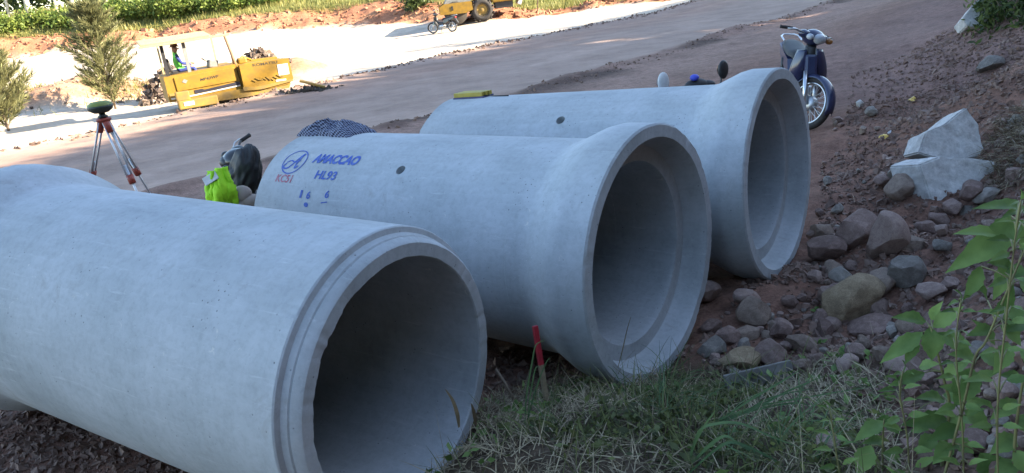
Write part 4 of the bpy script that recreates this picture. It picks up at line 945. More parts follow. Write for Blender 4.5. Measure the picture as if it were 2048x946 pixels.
weed('low weed filling the lower right corner', 1.5, [(2030, 1000), (2030, 880), (2046, 760)], [
    (2036, 800, 1985, 835, 40, .02), (2045, 770, 2085, 800, 44, .0), (2035, 830, 2075, 870, 46, .0), (2030, 870, 1985, 905, 46, .02), (2028, 900, 2060, 950, 50, -.01), (2046, 765, 2010, 745, 36, .03), (2046, 760, 2080, 720, 40, .0), (2028, 920, 1990, 960, 46, .0)], .005)
def auto_weed(label, y, stem, npair, lpx, seed, r=.0026):
    rr_ = random.Random(seed); L_ = []; pts = [Vector((*p, 0)) for p in spline3([(*p, 0) for p in stem])]
    for i in range(npair):
        t = .22 + .78 * i / (npair - 1); p = pts[min(int(t * (len(pts) - 1)), len(pts) - 1)]; s_ = lpx * (1.15 - .55 * t) * rr_.uniform(.75, 1.2)
        for sd2 in (-1, 1):
            an = rr_.uniform(-.5, .75); dx, dy = sd2 * math.cos(an), math.sin(an) * .9 - .15
            L_.append((p.x + dx * s_ * .25, p.y + dy * s_ * .2, p.x + dx * s_ * 1.25, p.y + dy * s_ * 1.1, s_ * .46, rr_.uniform(-.03, .04)))
    p = pts[-1]; L_.append((p.x, p.y, p.x + rr_.uniform(-12, 12), p.y - lpx * .6, lpx * .28, 0)); weed(label, y, stem, L_, r)
auto_weed('thin weed with small leaves just left of the short ovate leaved weed', 1.72, [(1690, 985), (1672, 900), (1660, 820)], 6, 34, 1)
auto_weed('thin weed climbing between the short weed and the star topped one', 1.66, [(1822, 985), (1815, 880), (1800, 790), (1806, 742)], 8, 38, 2)
auto_weed('slender weed at the right edge reaching above the tallest stem', 1.46, [(2000, 985), (1995, 820), (2012, 640), (2030, 480), (2042, 400)], 12, 46, 3)
auto_weed('slim weed rising left of the tallest slanting stem', 1.56, [(1930, 985), (1925, 860), (1912, 700), (1922, 600)], 10, 40, 4)
# small leafy sprigs among the stones
for (px, py, y, k, lab) in [(1640, 612, 3.4, 26, 'small green sprig left of the large ochre boulder'), (1635, 680, 3.0, 22, 'small yellowing sprig below the large ochre boulder'), (1668, 700, 2.9, 30, 'leafy sprig above the grass hollow'), (1615, 712, 2.85, 26, 'leafy sprig right of the pinkish rounded stone'), (1745, 705, 2.7, 30, 'leafy sprig below the long pinkish stone'), (1700, 780, 2.4, 30, 'dark green sprig in the grass left of the weeds')]:
    g_ = ground(px, py + k * .6); root = thing('sprig', lab, 'weed', tuple(g_), group='small sprigs among the stones'); mb = MB(); s2 = MB(); kk = k * g_.y / FPX
    for i in range(9):
        a_ = i * 2.4; e_ = Vector((math.cos(a_), math.sin(a_) * .6, .7 + .3 * math.sin(i))) * kk * random.uniform(.5, 1.1); leaf(mb, e_ * .4, e_, kk * .34); s2.tube([(0, 0, -.01), e_ * .45], [.0016, .001], 5)
    mb.build('leaves', M_GRASS if 'dark' in lab else M_WEED, root); s2.build('stems', M_STEM, root)
# dark shrub at the upper right corner
g_ = ground(2020, 52); root = thing('shrub', 'dark green shrub on the slope at the upper right corner', 'shrub', tuple(g_))
V, F = leaf_cloud(clumps(50, 45, (.25, .2, .12), (.55, .5, .33), .09, .2), .05, .4); mesh_np('foliage', V, F, M_LEAF, root)
mb = MB()
for i in range(6): mb.tube([(.1, .1, -.1), (.2 + .2 * math.cos(i), .2 + .2 * math.sin(i), .2), (.3 + .4 * math.cos(i), .2 + .4 * math.sin(i), .4)], [.015, .01, .004], 5)
mb.build('stems', M_BARK, root)

# ------------------------------------------------------------------ motorbikes
M_BLK = simple('black_plastic', (.018, .018, .02), .45, c2=(.03, .03, .032)); M_RUBBER = simple('rubber', (.022, .021, .021), .85, c2=(.045, .038, .034), scale=30)
M_STEEL = simple('bright_steel', (.62, .63, .65), .3, 1., .15); M_ALU = simple('cast_aluminium', (.50, .51, .52), .45, .9, .2)
M_NAVY = simple('navy_paint', (.012, .018, .06), .3, c2=(.02, .026, .07), coat=.5); M_BLKP = simple('black_paint', (.012, .012, .014), .28, c2=(.02, .02, .02), coat=.5)
M_PALE = simple('pale_panel', (.24, .25, .25), .5); M_SEAT = simple('seat_vinyl', (.02, .02, .022), .6); M_CLEAR = simple('headlight_glass', (.45, .47, .5), .15, c2=(.30, .32, .35))
M_ORG = simple('indicator_orange', (.30, .12, .03), .3); M_GREENST = simple('green_sticker', (.20, .48, .10), .5, c2=(.32, .55, .12)); M_MIR = simple('mirror_glass', (.85, .87, .9), .04, 1., .02)
def motorbike(label, loc, heading, lean, steer, paint, panel, group=None, mirrors=(1, 1), mtilt=0., bar_mat=None, scl=1.):
    """underbone motorbike: x forward, z up, origin on the ground"""
    root = thing('motorbike', label, 'motorbike', loc, (lean, 0, heading), group); root.scale = (scl,) * 3
    ax = Vector((-.42, 0, 1)).normalized(); piv = Vector((.40, 0, .80))
    TS = Matrix.Translation(piv) @ Matrix.Rotation(steer, 4, ax) @ Matrix.Translation(-piv)
    def wheel(c, T):
        tyre = MB(T).torus(c, .248, .036, 'Y', 40, 10, 1.1).build('wheel', M_RUBBER, root)
        MB(T).lathe([(.205, -.024), (.218, -.026), (.224, -.012), (.218, 0), (.224, .012), (.218, .026), (.205, .024), (.201, 0)], c, 'Y', 40, True).build('rim', M_STEEL, tyre)
        sp_ = MB(T)
        for k in range(36):
            a0 = k * 2 * math.pi / 36; a1 = a0 + (.5 if k % 2 else -.5); sy = .03 if (k // 2) % 2 else -.03
            sp_.tube([Vector(c) + Vector((.045 * math.cos(a0), sy, .045 * math.sin(a0))), Vector(c) + Vector((.205 * math.cos(a1), 0, .205 * math.sin(a1)))], .0024, 4, False)
        sp_.build('spokes', M_STEEL, tyre)
        MB(T).lathe([(0, -.05), (.030, -.05), (.07, -.042), (.078, -.02), (.078, .02), (.07, .042), (.030, .05), (0, .05)], c, 'Y', 24).build('hub', M_ALU, tyre)
        return tyre
    fa = Vector((.62, 0, .284)); ra = Vector((-.60, 0, .284)); wheel(fa, TS); wheel(ra, Matrix())
    fk = MB(TS)
    for s in (-1, 1): fk.tube([fa + Vector((0, s * .075, -.02)), fa + Vector((-.055, s * .075, .13)), fa + Vector((-.13, s * .075, .31))], [.026, .027, .020], 10)
    fk.build('fork', M_STEEL, root)
    gd = MB(TS); vs = []; fs = []
    for i in range(15):
        t = rad(-8 + 158 * i / 14); rr_ = .305; wdt = .062 * (1 - .5 * abs(i / 14 - .45) ** 2 * 2)
        for j in range(7):
            b = (j - 3) / 3; vs.append(fa + Vector((rr_ * math.cos(t) - .028 * b * b * math.cos(t), wdt * b * 1.15, rr_ * math.sin(t) - .035 * b * b)))
    for i in range(14):
        for j in range(6): fs.append((i * 7 + j, i * 7 + j + 1, i * 7 + j + 8, i * 7 + j + 7))
    gd.add(vs, fs, True); o = gd.build('front_fender', paint, root); md = o.modifiers.new('s', 'SOLIDIFY'); md.thickness = .006
    # handlebar unit
    hb = MB(TS); 
    for s in (-1, 1): hb.tube([(.38, 0, .93), (.37, s * .10, .955), (.33, s * .24, .985), (.25, s * .36, .975)], .011, 8)
    bar = hb.build('handlebar', bar_mat or M_STEEL, root)
    for s in (-1, 1):
        g = MB(TS).tube([(.315, s * .265, .985), (.25, s * .36, .975), (.243, s * .37, .974)], [.017, .0175, .02], 10).build('grip', M_RUBBER, bar)
        MB(TS).tube([(.40, s * .16, .965), (.375, s * .26, .985), (.33, s * .345, .972)], [.008, .007, .008], 6).build('brake_lever', M_ALU, bar)
    cw = MB(TS); cw.prism([(-.0, -.085), (.10, -.09), (.165, -.01), (.12, .07), (.02, .10), (-.07, .04)], -.085, .085); 
    for i in range(len(cw.v)): v = Vector(cw.v[i]); cw.v[i] = tuple(v)
    cw = MB(TS @ Matrix.Translation((.38, 0, .945))); cw.ball((0, 0, 0), (.125, .115, .085), 16, 10); cw.ball((-.02, .12, .015), (.07, .07, .045), 12, 8); cw.ball((-.02, -.12, .015), (.07, .07, .045), 12, 8)
    cowl = cw.build('headlamp_cowl', paint, root)
    MB(TS @ Matrix.Translation((.38, 0, .945))).ball((.075, 0, -.005), (.075, .085, .058), 16, 8).build('headlight', M_CLEAR if not bar_mat else M_BLK, cowl)
    MB(TS @ Matrix.Translation((.38, 0, .945)) @ Matrix.Rotation(-.45, 4, 'Y')).box((-.055, 0, .075), (.09, .15, .02), (0, 0, 0), .01).build('speedometer', M_BLK, cowl)
    for s in (-1, 1): MB(TS).ball((.47, s * .145, .94), (.045, .035, .032), 10, 6).build('indicator', (M_ORG if s > 0 else M_CLEAR) if not bar_mat else M_BLK, cowl)
    for s, on in zip((-1, 1), mirrors):
        if not on: continue
        st = MB(TS).tube([(.33, s * .21, .985), (.35, s * .26, 1.07), (.33, s * .29, 1.13)], .006, 6).build('mirror_stalk', M_BLK, bar)
        T2 = TS @ Matrix.Translation((.33, s * .30, 1.16)) @ Matrix.Rotation(mtilt * s, 4, 'Z')
        MB(T2).ball((.008, 0, 0), (.022, .052, .072), 16, 10).build('mirror', M_WHT if (on == 2) else M_BLK, root)
        MB(T2).lathe([(0, -.016), (.046, -.0155), (.048, -.012)], (0, 0, 0), 'X', 20).build('mirror_glass', M_MIR, root)
    # leg shield, body, seat
    for s in (-1, 1):
        ls = MB(); sec = [((.47, .04, .84), (.40, .135, .82)), ((.50, .05, .70), (.40, .19, .66)), ((.46, .06, .55), (.35, .215, .50)), ((.37, .07, .42), (.25, .20, .34)), ((.27, .08, .33), (.16, .16, .26))]
        vs = []; fs = []
        for a, b in sec:
            for t in np.linspace(0, 1, 6): p = Vector(a).lerp(Vector(b), t); p.x += .035 * math.sin(t * math.pi); vs.append((p.x, p.y * s, p.z))
        for i in range(4):
            for j in range(5): fs.append((i * 6 + j, i * 6 + j + 1, i * 6 + j + 7, i * 6 + j + 6))
        ls.add(vs, fs, True); o = ls.build('leg_shield', paint, root); md = o.modifiers.new('s', 'SOLIDIFY'); md.thickness = .008
        md = o.modifiers.new('u', 'SUBSURF'); md.levels = md.render_levels = 1
        vs2 = [(p[0] - .018, p[1] * .97, p[2]) for p in vs]; b2 = MB(); b2.add(vs2, fs, True); o2 = b2.build('inner_panel', panel, root); md = o2.modifiers.new('s', 'SOLIDIFY'); md.thickness = .004
    mb = MB(); mb.tube([(.42, 0, .86), (.36, 0, .66), (.22, 0, .50), (.0, 0, .47), (-.15, 0, .52)], [.055, .07, .07, .075, .09], 12); mb.build('frame_cover', M_BLK, root)
    mb = MB(); mb.box((.49, 0, .66), (.07, .13, .24), (0, -.25, 0), .03); mb.build('front_panel', paint, root)
    MB().box((.462, .155, .47), (.012, .06, .11), (0, -.4, .5), .004).build('sticker', M_GREENST, root)
    mb = MB()
    for s in (-1, 1): mb.prism([(-.05, .50), (-.15, .66), (-.55, .74), (-.82, .80), (-.78, .68), (-.45, .56), (-.2, .46)], s * .06, s * .125, taper=.86)
    mb.build('side_cover', paint, root)
    se = MB(); vs = []; fs = []; prof = [(-.02, .70, .06), (-.08, .755, .10), (-.25, .765, .125), (-.42, .79, .125), (-.62, .815, .12), (-.76, .82, .09), (-.80, .80, .05)]
    for x, z, hw in prof:
        for t in np.linspace(0, math.pi, 9): vs.append((x, hw * math.cos(t), z - .07 + .07 * math.sin(t) ** .6))
    for i in range(6):
        for j in range(8): fs.append((i * 9 + j, i * 9 + j + 1, i * 9 + j + 10, i * 9 + j + 9))
    fs += [tuple(range(9)), tuple(range(54, 63))[::-1]]; se.add(vs, fs, True); se.build('seat', M_SEAT, root)
    MB().ball((-.84, 0, .74), (.05, .07, .045), 10, 6).build('tail_lamp', simple('tail_red', (.45, .02, .02), .3), root)
    mb = MB(); mb.tube([(-.62, .10, .82), (-.85, .10, .85), (-.95, .06, .86), (-.95, -.06, .86), (-.85, -.10, .85), (-.62, -.10, .82)], .010, 6); mb.build('grab_rail', bar_mat or M_STEEL, root)
    mb = MB(); mb.box((.02, 0, .33), (.28, .22, .16), (0, .1, 0), .04); mb.tube([(.10, 0, .34), (.26, 0, .37)], [.075, .06], 12); mb.lathe([(0, -.13), (.09, -.13), (.095, -.11), (.095, .11), (.09, .13), (0, .13)], (-.05, 0, .33), 'Y', 20); mb.build('engine', M_ALU, root)
    mb = MB(); mb.tube([(.20, -.08, .33), (.12, -.12, .22), (-.2, -.14, .22), (-.35, -.15, .26), (-.78, -.17, .36)], [.018, .018, .02, .045, .048], 10); mb.build('exhaust', M_STEEL, root)
    mb = MB()
    for s in (-1, 1): mb.tube([ra + Vector((0, s * .09, 0)), (-.15, s * .08, .32)], .018, 8); mb.tube([ra + Vector((.02, s * .11, .02)), (-.48, s * .12, .64)], [.028, .022], 8)
    mb.build('swingarm', M_BLK, root)
    mb = MB(); mb.prism([(-.50, .60), (-.80, .66), (-.98, .42), (-1.0, .46), (-.82, .74), (-.5, .68)], -.06, .06); mb.build('rear_fender', M_BLK, root)
    mb = MB(); mb.tube([(-.02, .10, .26), (-.05, .20, .12), (-.09, .27, .01)], [.012, .011, .011], 7); mb.tube([(.05, -.22, .27), (.05, .22, .27)], .011, 7); mb.build('kickstand', M_BLK, root)
    return root
BKG = 'motorbikes parked around the pipes'
gB = ground(1640, 268, 6, 12)
def bike_at(label, px, py, y, heading, lean, steer, *a, **k):
    """(px,py): where the front wheel touches; y: distance"""
    p = P(px, py, y); z = Z(p.x, p.y); d = Vector((math.cos(heading), math.sin(heading), 0)); return motorbike(label, (p.x - d.x * .62, p.y - d.y * .62, z), heading, lean, steer, *a, **k)
bike_at('dark blue motorbike with a spoked front wheel, beside the farthest pipe mouth', 1616, 280, 7.75, rad(-101), -.09, rad(38), M_NAVY, M_PALE, BKG, mirrors=(0, 0), scl=.94)
motorbike('black motorbike behind the middle pipe, a neon vest hung over it', (-1.69, 5.76, Z(-1.69, 5.76)), rad(154), .03, rad(44), M_BLKP, M_BLK, BKG, mirrors=(0, 0), bar_mat=M_BLK, scl=.86)
bike_at('motorbike hidden behind the farthest pipe with only its mirrors showing', 1460, 300, 5.12, rad(-65), .02, rad(4), M_BLKP, M_BLK, BKG, mirrors=(2, 1), scl=.905)
gD = P(884, 48, ground(967, 43, 30, 60).y - 1.6); gD.z = Z(gD.x, gD.y)
motorbike('tiny dark motorbike parked far off beside the yellow road roller', tuple(gD), rad(150), .1, .3, M_BLKP, M_BLK, BKG, mirrors=(1, 1))

# ------------------------------------------------------------------ survey tripod and instrument
M_TRED = simple('tripod_red', (.30, .05, .03), .5); M_TLEG = simple('tripod_aluminium', (.55, .57, .60), .45, .55, .2)
hd_ = P(207, 238, 8.3); zg = Z(hd_.x, hd_.y); Ht = hd_.z - zg
root = thing('surveying_tripod', 'silver aluminium survey tripod with orange red hinges behind the nearest pipe', 'tripod', (hd_.x, hd_.y, zg))
def loc_(v): return Vector(v) - Vector((hd_.x, hd_.y, zg))
MB().lathe([(0, -.025), (.06, -.025), (.075, -.01), (.075, .01), (0, .012)], (0, 0, Ht), 'Z', 20).build('head', M_TRED, root)
for (fx, fy) in ((P(172, 400, 8.4)), (P(287, 440, 8.0)), (P(302, 425, 8.6))) if False else [tuple(P(168, 410, 8.5))[:2], tuple(P(296, 425, 8.0))[:2], tuple(P(318, 420, 8.7))[:2]]:
    foot = Vector((fx, fy, Z(fx, fy) - .03)) - Vector((hd_.x, hd_.y, zg)); top = Vector((foot.x * .07, foot.y * .07, Ht - .03)); d = foot - top; s_ = d.cross(Vector((0, 0, 1))).normalized()
    lg = MB()
    for q in (-1, 1): lg.tube([top + s_ * .028 * q, top + d * .55 + s_ * .026 * q], .011, 8)
    lg.tube([top + d * .42, foot], [.014, .010], 8); leg = lg.build('leg', M_TLEG, root)
    h = MB(); h.tube([top - d * .03, top + d * .10], [.040, .034], 10); h.build('hinge', M_TRED, leg)
    c = MB(); c.tube([top + d * .52, top + d * .60], [.038, .036], 8); c.build('clamp', M_TRED, leg)
root = thing('survey_instrument', 'olive yellow survey instrument mounted on the tripod head', 'instrument', (hd_.x, hd_.y, hd_.z + .012))
M_INST = simple('olive_case', (.20, .24, .03), .5, c2=(.14, .17, .03)); M_DK = simple('dark_case', (.03, .04, .03), .5)
MB().lathe([(0, 0), (.045, 0), (.05, .02), (.03, .035), (.03, .05), (0, .05)], (0, 0, 0), 'Z', 18).build('tribrach', M_BLK, root)
MB().lathe([(0, .05), (.07, .055), (.115, .085), (.125, .115), (.122, .13), (0, .13)], (0, 0, 0), 'Z', 28).build('lower_case', M_DK, root)
MB().lathe([(.121, .13), (.118, .145), (.08, .168), (0, .175)], (0, 0, 0), 'Z', 28).build('top_cover', M_INST, root)

# ------------------------------------------------------------------ things lying on the pipes
def on_pipe(k, s, phi, r): a = rad(phi); return pipe_frame(k) @ Vector((s, r * math.cos(a), r * math.sin(a)))
M_CL, t, b = newmat('checked_cloth'); co = nd(t, 'ShaderNodeTexCoord'); 
mp = nd(t, 'ShaderNodeMapping'); t.links.new(co.outputs['UV'], mp.inputs[0]); ck = nd(t, 'ShaderNodeTexChecker'); ck.inputs['Scale'].default_value = 54; ck.inputs[1].default_value = (.012, .014, .035, 1); ck.inputs[2].default_value = (.20, .22, .30, 1)
t.links.new(mp.outputs[0], ck.inputs[0]); t.links.new(ck.outputs[0], b.inputs['Base Color']); b.inputs['Roughness'].default_value = .95
nx_, ny_ = 110, 70; uu, vv = np.meshgrid(np.linspace(-1, 1, nx_), np.linspace(-1, 1, ny_))
env = np.clip(1 - np.abs(uu) ** 2.6, 0, 1) * np.clip(1 - np.abs(vv) ** 2.4, 0, 1)
rid = 1 - np.abs(fbm(uu * .9 + vv * .5, vv * .8 - uu * .35, .55, 140, 4)) * 1.6
hh = env ** .5 * (.028 + .062 * np.clip(rid, 0, 1) * (1 - .35 * uu)) - .006
S_ = 2.12 - uu * .25 * (1 + .14 * fbm(vv, uu * 0, .7, 142)) ; PH = rad(84) - vv * .20 * (1 + .22 * fbm(uu, vv * 0, .5, 143)) ; RR = RBAR + hh
Vl = np.stack([S_, RR * np.cos(PH), RR * np.sin(PH)], -1).reshape(-1, 3); fr = np.array(pipe_frame(2)); Vw = Vl @ fr[:3, :3].T + fr[:3, 3]; c0 = Vw.mean(0)
vid = np.arange(nx_ * ny_).reshape(ny_, nx_); F = np.stack([vid[:-1, :-1], vid[:-1, 1:], vid[1:, 1:], vid[1:, :-1]], -1).reshape(-1, 4)
o = mesh_np('checked_shirt', Vw - c0, F, M_CL, smooth=True); o.location = c0; uvl = o.data.uv_layers.new(name='UVMap'); ar = np.stack([(uu * .62 + hh * 1.2), (vv * .55 + hh * 1.5)], -1).reshape(-1, 2) * .5; uvl.data.foreach_set('uv', ar[F.ravel()].astype(np.float32).ravel())
tag(o, 'crumpled blue and white checked shirt lying on top of the middle pipe', 'shirt')
M_ROD = simple('yellow_rod', (.42, .33, .045), .55, c2=(.32, .25, .04)); c0 = on_pipe(3, 2.13, 86, RBAR); fr = pipe_frame(3)
root = thing('folded_rod', 'yellow folded measuring rod lying on top of the farthest pipe', 'measuring rod', c0); root.rotation_euler = Matrix((fr.col[0].xyz, fr.col[1].xyz, fr.col[2].xyz)).transposed().to_euler()
for k in range(3): MB().box((.0 + .01 * k, (k - 1) * .034, .024), (.25, .028, .030), (0, 0, .03 * (k - 1)), .003).build('section', M_ROD, root)
MB().box((.01, 0, .004), (.27, .125, .010), (0, 0, .02), .003).build('case', simple('blue_case', (.05, .05, .14), .6), root)
cb = MB(); cb.tube([on_pipe(3, 2.02, 88, RBAR + .01), on_pipe(3, 1.93, 90, RBAR + .006), on_pipe(3, 1.80, 91, RBAR + .005)], .004, 6); tag(cb.build('cord', M_BLK), 'thin dark cord trailing from the yellow rod along the farthest pipe', 'cord')

# neon vest, phone and bundle on the black motorbike
M_NEON = simple('neon_fabric', (.42, .80, .02), .75, c2=(.30, .66, .015), scale=6)
c0 = P(441, 380, 4.85); uu, vv = np.meshgrid(np.linspace(-1, 1, 40), np.linspace(-1, 1, 44)); wv = (.62 + .38 * sst(-1, .2, vv)) * .098
Xl = uu * wv * (1 + .1 * fbm(vv, uu * 0, .6, 150)); Zl = -vv * .13 + .02 * fbm(uu, vv, .6, 151) ; Yl = -.05 * np.cos(uu * 1.5) - .035 * fbm(uu * 1.4, vv * .5, .45, 152, 4) + .03 * vv ** 2
V = np.stack([Xl - .05 * vv * .5, Yl, Zl], -1).reshape(-1, 3); vid = np.arange(40 * 44).reshape(44, 40); F = np.stack([vid[:-1, :-1], vid[:-1, 1:], vid[1:, 1:], vid[1:, :-1]], -1).reshape(-1, 4)
o = mesh_np('safety_vest', V, F, M_NEON, smooth=True); o.location = c0; o.rotation_euler = (0, -.12, 0); md = o.modifiers.new('s', 'SOLIDIFY'); md.thickness = .012
tag(o, 'neon yellow green safety vest hung on the black motorbike', 'safety vest')
o = MB().box((0, 0, 0), (.095, .010, .055), (0, 0, 0), .01).build('card', M_WHT); o.location = P(421, 357, 4.8); o.rotation_euler = (-.5, -.42, .1); tag(o, 'pale rectangular plastic card sticking out beside the neon vest', 'card')
o = MB(); o.ball((0, 0, 0), (.065, .045, .055), 14, 9); o.ball((.045, .0, -.05), (.065, .045, .045), 14, 9); o.ball((-.02, 0, -.07), (.05, .045, .05), 14, 9)
o = o.build('cloth_bag', simple('beige_fabric', (.33, .27, .23), .9, scale=8)); o.location = P(484, 388, 4.9); tag(o, 'beige cloth bundle between the neon vest and the black motorbike', 'bag')
# black jacket over the handlebar
th, ph = np.meshgrid(np.linspace(0, 2 * np.pi, 64, endpoint=False), np.linspace(.02, np.pi - .02, 40)); nrm_ = np.stack([np.sin(ph) * np.cos(th), np.sin(ph) * np.sin(th), np.cos(ph)], -1)
fold_ = 1 + .30 * (1 - np.abs(fbm(nrm_[..., 0] * 2 + nrm_[..., 1], nrm_[..., 2] * .8, .55, 161, 4)) * 2.2) * .6
Vj = nrm_ * fold_[..., None] * np.array([.10, .085, .17]); Vj[..., 0] += -.25 * (Vj[..., 2] + .05); vid = np.arange(64 * 40).reshape(40, 64); nx2 = np.roll(vid, -1, 1)
F = np.stack([vid[:-1], vid[1:], nx2[1:], nx2[:-1]], -1).reshape(-1, 4)
o = mesh_np('jacket', Vj.reshape(-1, 3), F, M_SEAT, smooth=True); o.location = P(492, 350, 5.2); o.rotation_euler = (0, .75, .2)
tag(o, 'black jacket draped over the handlebar of the black motorbike', 'jacket')
o = MB().ball((0, 0, 0), (.032, .03, .022), 12, 8).build('cap', simple('blue_plastic', (.05, .07, .50), .5)); o.location = P(1389, 155, 5.3); tag(o, 'small bright blue cap resting on the handlebar of the hidden motorbike', 'cap')
o = MB(); o.ball((0, 0, 0), (.085, .05, .05), 14, 9); o.ball((.07, .01, .0), (.06, .04, .03), 12, 8); o.ball((-.07, 0, -.02), (.06, .04, .035), 12, 8); o = o.build('cloth_bag', M_SEAT); o.location = P(1393, 172, 5.33); tag(o, 'small black bag under the blue cap behind the farthest pipe', 'bag')

# ------------------------------------------------------------------ yellow paver with its driver
M_YP = simple('machine_yellow', (.27, .15, .008), .55, c2=(.19, .11, .012), scale=5); M_YD = simple('dusty_yellow', (.27, .165, .025), .75, c2=(.17, .115, .04), scale=4); M_CREAM = simple('cream_paint', (.42, .35, .17), .55)
M_STRIPE = simple('stripe_black', (.02, .02, .035), .5); M_STRW = simple('stripe_white', (.6, .6, .58), .5); M_TRK = simple('track_rubber', (.05, .043, .035), .9); M_GREY = simple('grey_paint', (.22, .22, .21), .6)
a = ground(372, 238, 12, 30); b = ground(583, 196, 12, 30); PD = (b - a).normalized(); PH_ = rad(26); PL = 1.0; a = ground(345, 226, 12, 30)
root = thing('asphalt_paver', 'yellow asphalt paver with a cream canopy standing at the edge of the gravel', 'paver', (a.x, a.y, Z(a.x + .8, a.y + .4)), (0, 0, PH_)); root.scale = (PL, PL, PL * .80)
# local: x along to the hopper, y away from the camera, z up
MB().prism([(0, .30), (0, 1.06), (.55, 1.10), (1.70, 1.14), (1.74, .36), (1.5, .30), (1.2, .28)], 0, 1.35).build('body', M_YP, root)
sk_ = MB(); sk_.prism([(.95, .34), (.95, .12), (1.9, .10), (2.9, .16), (2.95, .30), (2.2, .30), (1.7, .36)], -.10, -.05); sk_.build('track_guard', M_YD, root)
eng = MB(); eng.box((.95, -.012, .82), (1.45, .03, .42), (0, -.03, 0), .012); hood = eng.build('side_cover', M_YP, root)
o = MB(); o.box((.45, -.03, .86), (.10, .012, .10), (0, .6, 0), .004); o.build('emblem', M_GREY, hood)
st = MB(); st.prism([(.62, .44), (.62, .55), (.80, .555), (.86, .52), (1.72, .60), (1.72, .50)], -.016, .0); st.build('dark_stripe', M_STRIPE, root)
st = MB(); st.prism([(.05, .37), (.05, .42), (.62, .42), (1.72, .49), (1.72, .455), (.62, .38)], -.018, .0); st.build('white_stripe', M_STRW, root)
st = MB(); st.prism([(.03, .43), (.03, .56), (.60, .56), (.60, .43)], -.012, .0); st.build('dusty_panel', M_YD, root)
hp = MB(); hp.prism([(1.78, .30), (1.78, 1.08), (1.95, 1.12), (3.02, 1.08), (3.04, .42), (2.9, .28), (2.4, .24)], -.12, .10); hp.prism([(1.78, .30), (1.78, 1.08), (1.95, 1.12), (3.02, 1.08), (3.04, .42), (2.9, .28), (2.4, .24)], 1.25, 1.47); hp.build('hopper_wing', M_YP, root)
MB().box((2.4, .67, .40), (1.2, 1.15, .10), (0, .1, 0)).build('hopper_floor', M_YD, root)
MB().box((1.77, .67, .66), (.05, 1.2, .75)).build('bulkhead', M_YD, root)
pl = MB(); pl.box((2.83, -.126, .76), (.27, .012, .34), (0, .02, 0), .003); pl.build('sign_plate', M_STRW, root)
pl = MB(); pl.box((2.72, -.126, .44), (.26, .012, .05), (0, .02, 0), .003); pl.build('white_label', M_STRW, root)
sc_ = MB(); sc_.box((.62, -.16, .20), (.92, .34, .26), (0, 0, 0), .03); sc_.box((.30, -.22, .46), (.32, .20, .28), (0, 0, 0), .03); sc_.build('screed', M_YD, root)
MB().box((.40, -.335, .22), (.24, .012, .12), (0, 0, 0), .003).build('screed_plate', M_STRW, root)
tr_ = MB()
for yy in (.06, 1.05):
    tr_.prism([(.75, .03), (.62, .18), (.78, .36), (2.45, .36), (2.62, .20), (2.45, .03), (1.6, .0)], yy, yy + .26)
trk = tr_.build('crawler_track', M_TRK, root)
wh = MB()
for k in range(5): wh.lathe([(0, -.02), (.10, -.02), (.11, 0), (.10, .02), (0, .02)], (.9 + k * .36, .05, .16), 'Y', 16)
wh.build('track_rollers', M_TRK, trk)
ra_ = MB(); ra_.prism([(1.75, .42), (2.1, .36), (3.0, .42), (3.02, .36), (2.2, .26), (1.75, .30)], -.16, -.125); ra_.build('push_arm', M_YD, root)
for (x, y, m) in ((.12, .10, M_BLK), (.62, .06, M_GREY), (.12, 1.25, M_CREAM), (1.45, 1.25, M_CREAM)):
    MB().box((x, y, 1.56), (.075, .075, 1.02) if y < 1 else (.04, .04, 1.02)).build('canopy_post', m, root)
rf = MB(); rf.box((.45, .36, 2.13), (1.6, 1.05, .07), (.10, -.02, 0), .02); roof = rf.build('canopy', M_CREAM, root)
MB().box((.66, -.15, 2.03), (2.1, .05, .06), (0, -.02, 0), .01).build('canopy_edge', M_CREAM, roof)
MB().tube([(1.72, .10, 1.10), (1.70, .10, 1.45), (1.62, .10, 2.05), (1.66, .10, 2.16)], [.05, .042, .036, .034], 12).build('exhaust_stack', simple('rusty_pipe', (.36, .22, .13), .8), root)
co_ = MB(); co_.box((1.95, .4, 1.18), (.22, .3, .18), (0, 0, 0), .04); co_.tube([(1.75, .3, 1.14), (2.0, .45, 1.30), (2.2, .5, 1.15)], .035, 8); co_.build('conveyor_drive', M_YP, root)
MB().box((.45, .62, 1.12), (.42, .45, .12), (0, 0, 0), .03).build('seat', M_BLK, root)
MB().box((.22, .62, 1.36), (.08, .42, .40), (0, -.15, 0), .03).build('seat_back', M_BLK, root)
cs = MB(); cs.box((1.25, .55, 1.22), (.22, .5, .22), (0, .2, 0), .03); cs.tube([(1.15, .55, 1.3), (1.02, .55, 1.42)], .02, 6); cs.build('control_console', M_GREY, root)
tc = MB()
for i in range(9): tc.tube([(2.0 + .09 * i, -.13, .58 + .05 * math.sin(i * 2.1)), (2.1 + .09 * i, -.14, .52 + .04 * math.sin(i))], .012, 5)
tc.build('hose', M_YD, root)
def flat_text(body, w_, h_, parent, loc, mat, shear=0., bold=.01, rot=(math.pi / 2, 0, 0)):
    bm = text_bm(body, h_, w_, shear, bold); o = bm_obj(bm, 'lettering', mat, parent); o.location = loc; o.rotation_euler = rot; return o
M_TXT = simple('letter_black', (.03, .025, .02), .6)
flat_text('KOMATSU', .62, .085, root, (2.10, -.1235, 1.03), M_TXT, 0, .02, (math.pi / 2, .02, 0)); flat_text('MF43WF', .46, .085, root, (.80, -.031, .83), M_TXT, .3, .02, (math.pi / 2, -.06, 0))

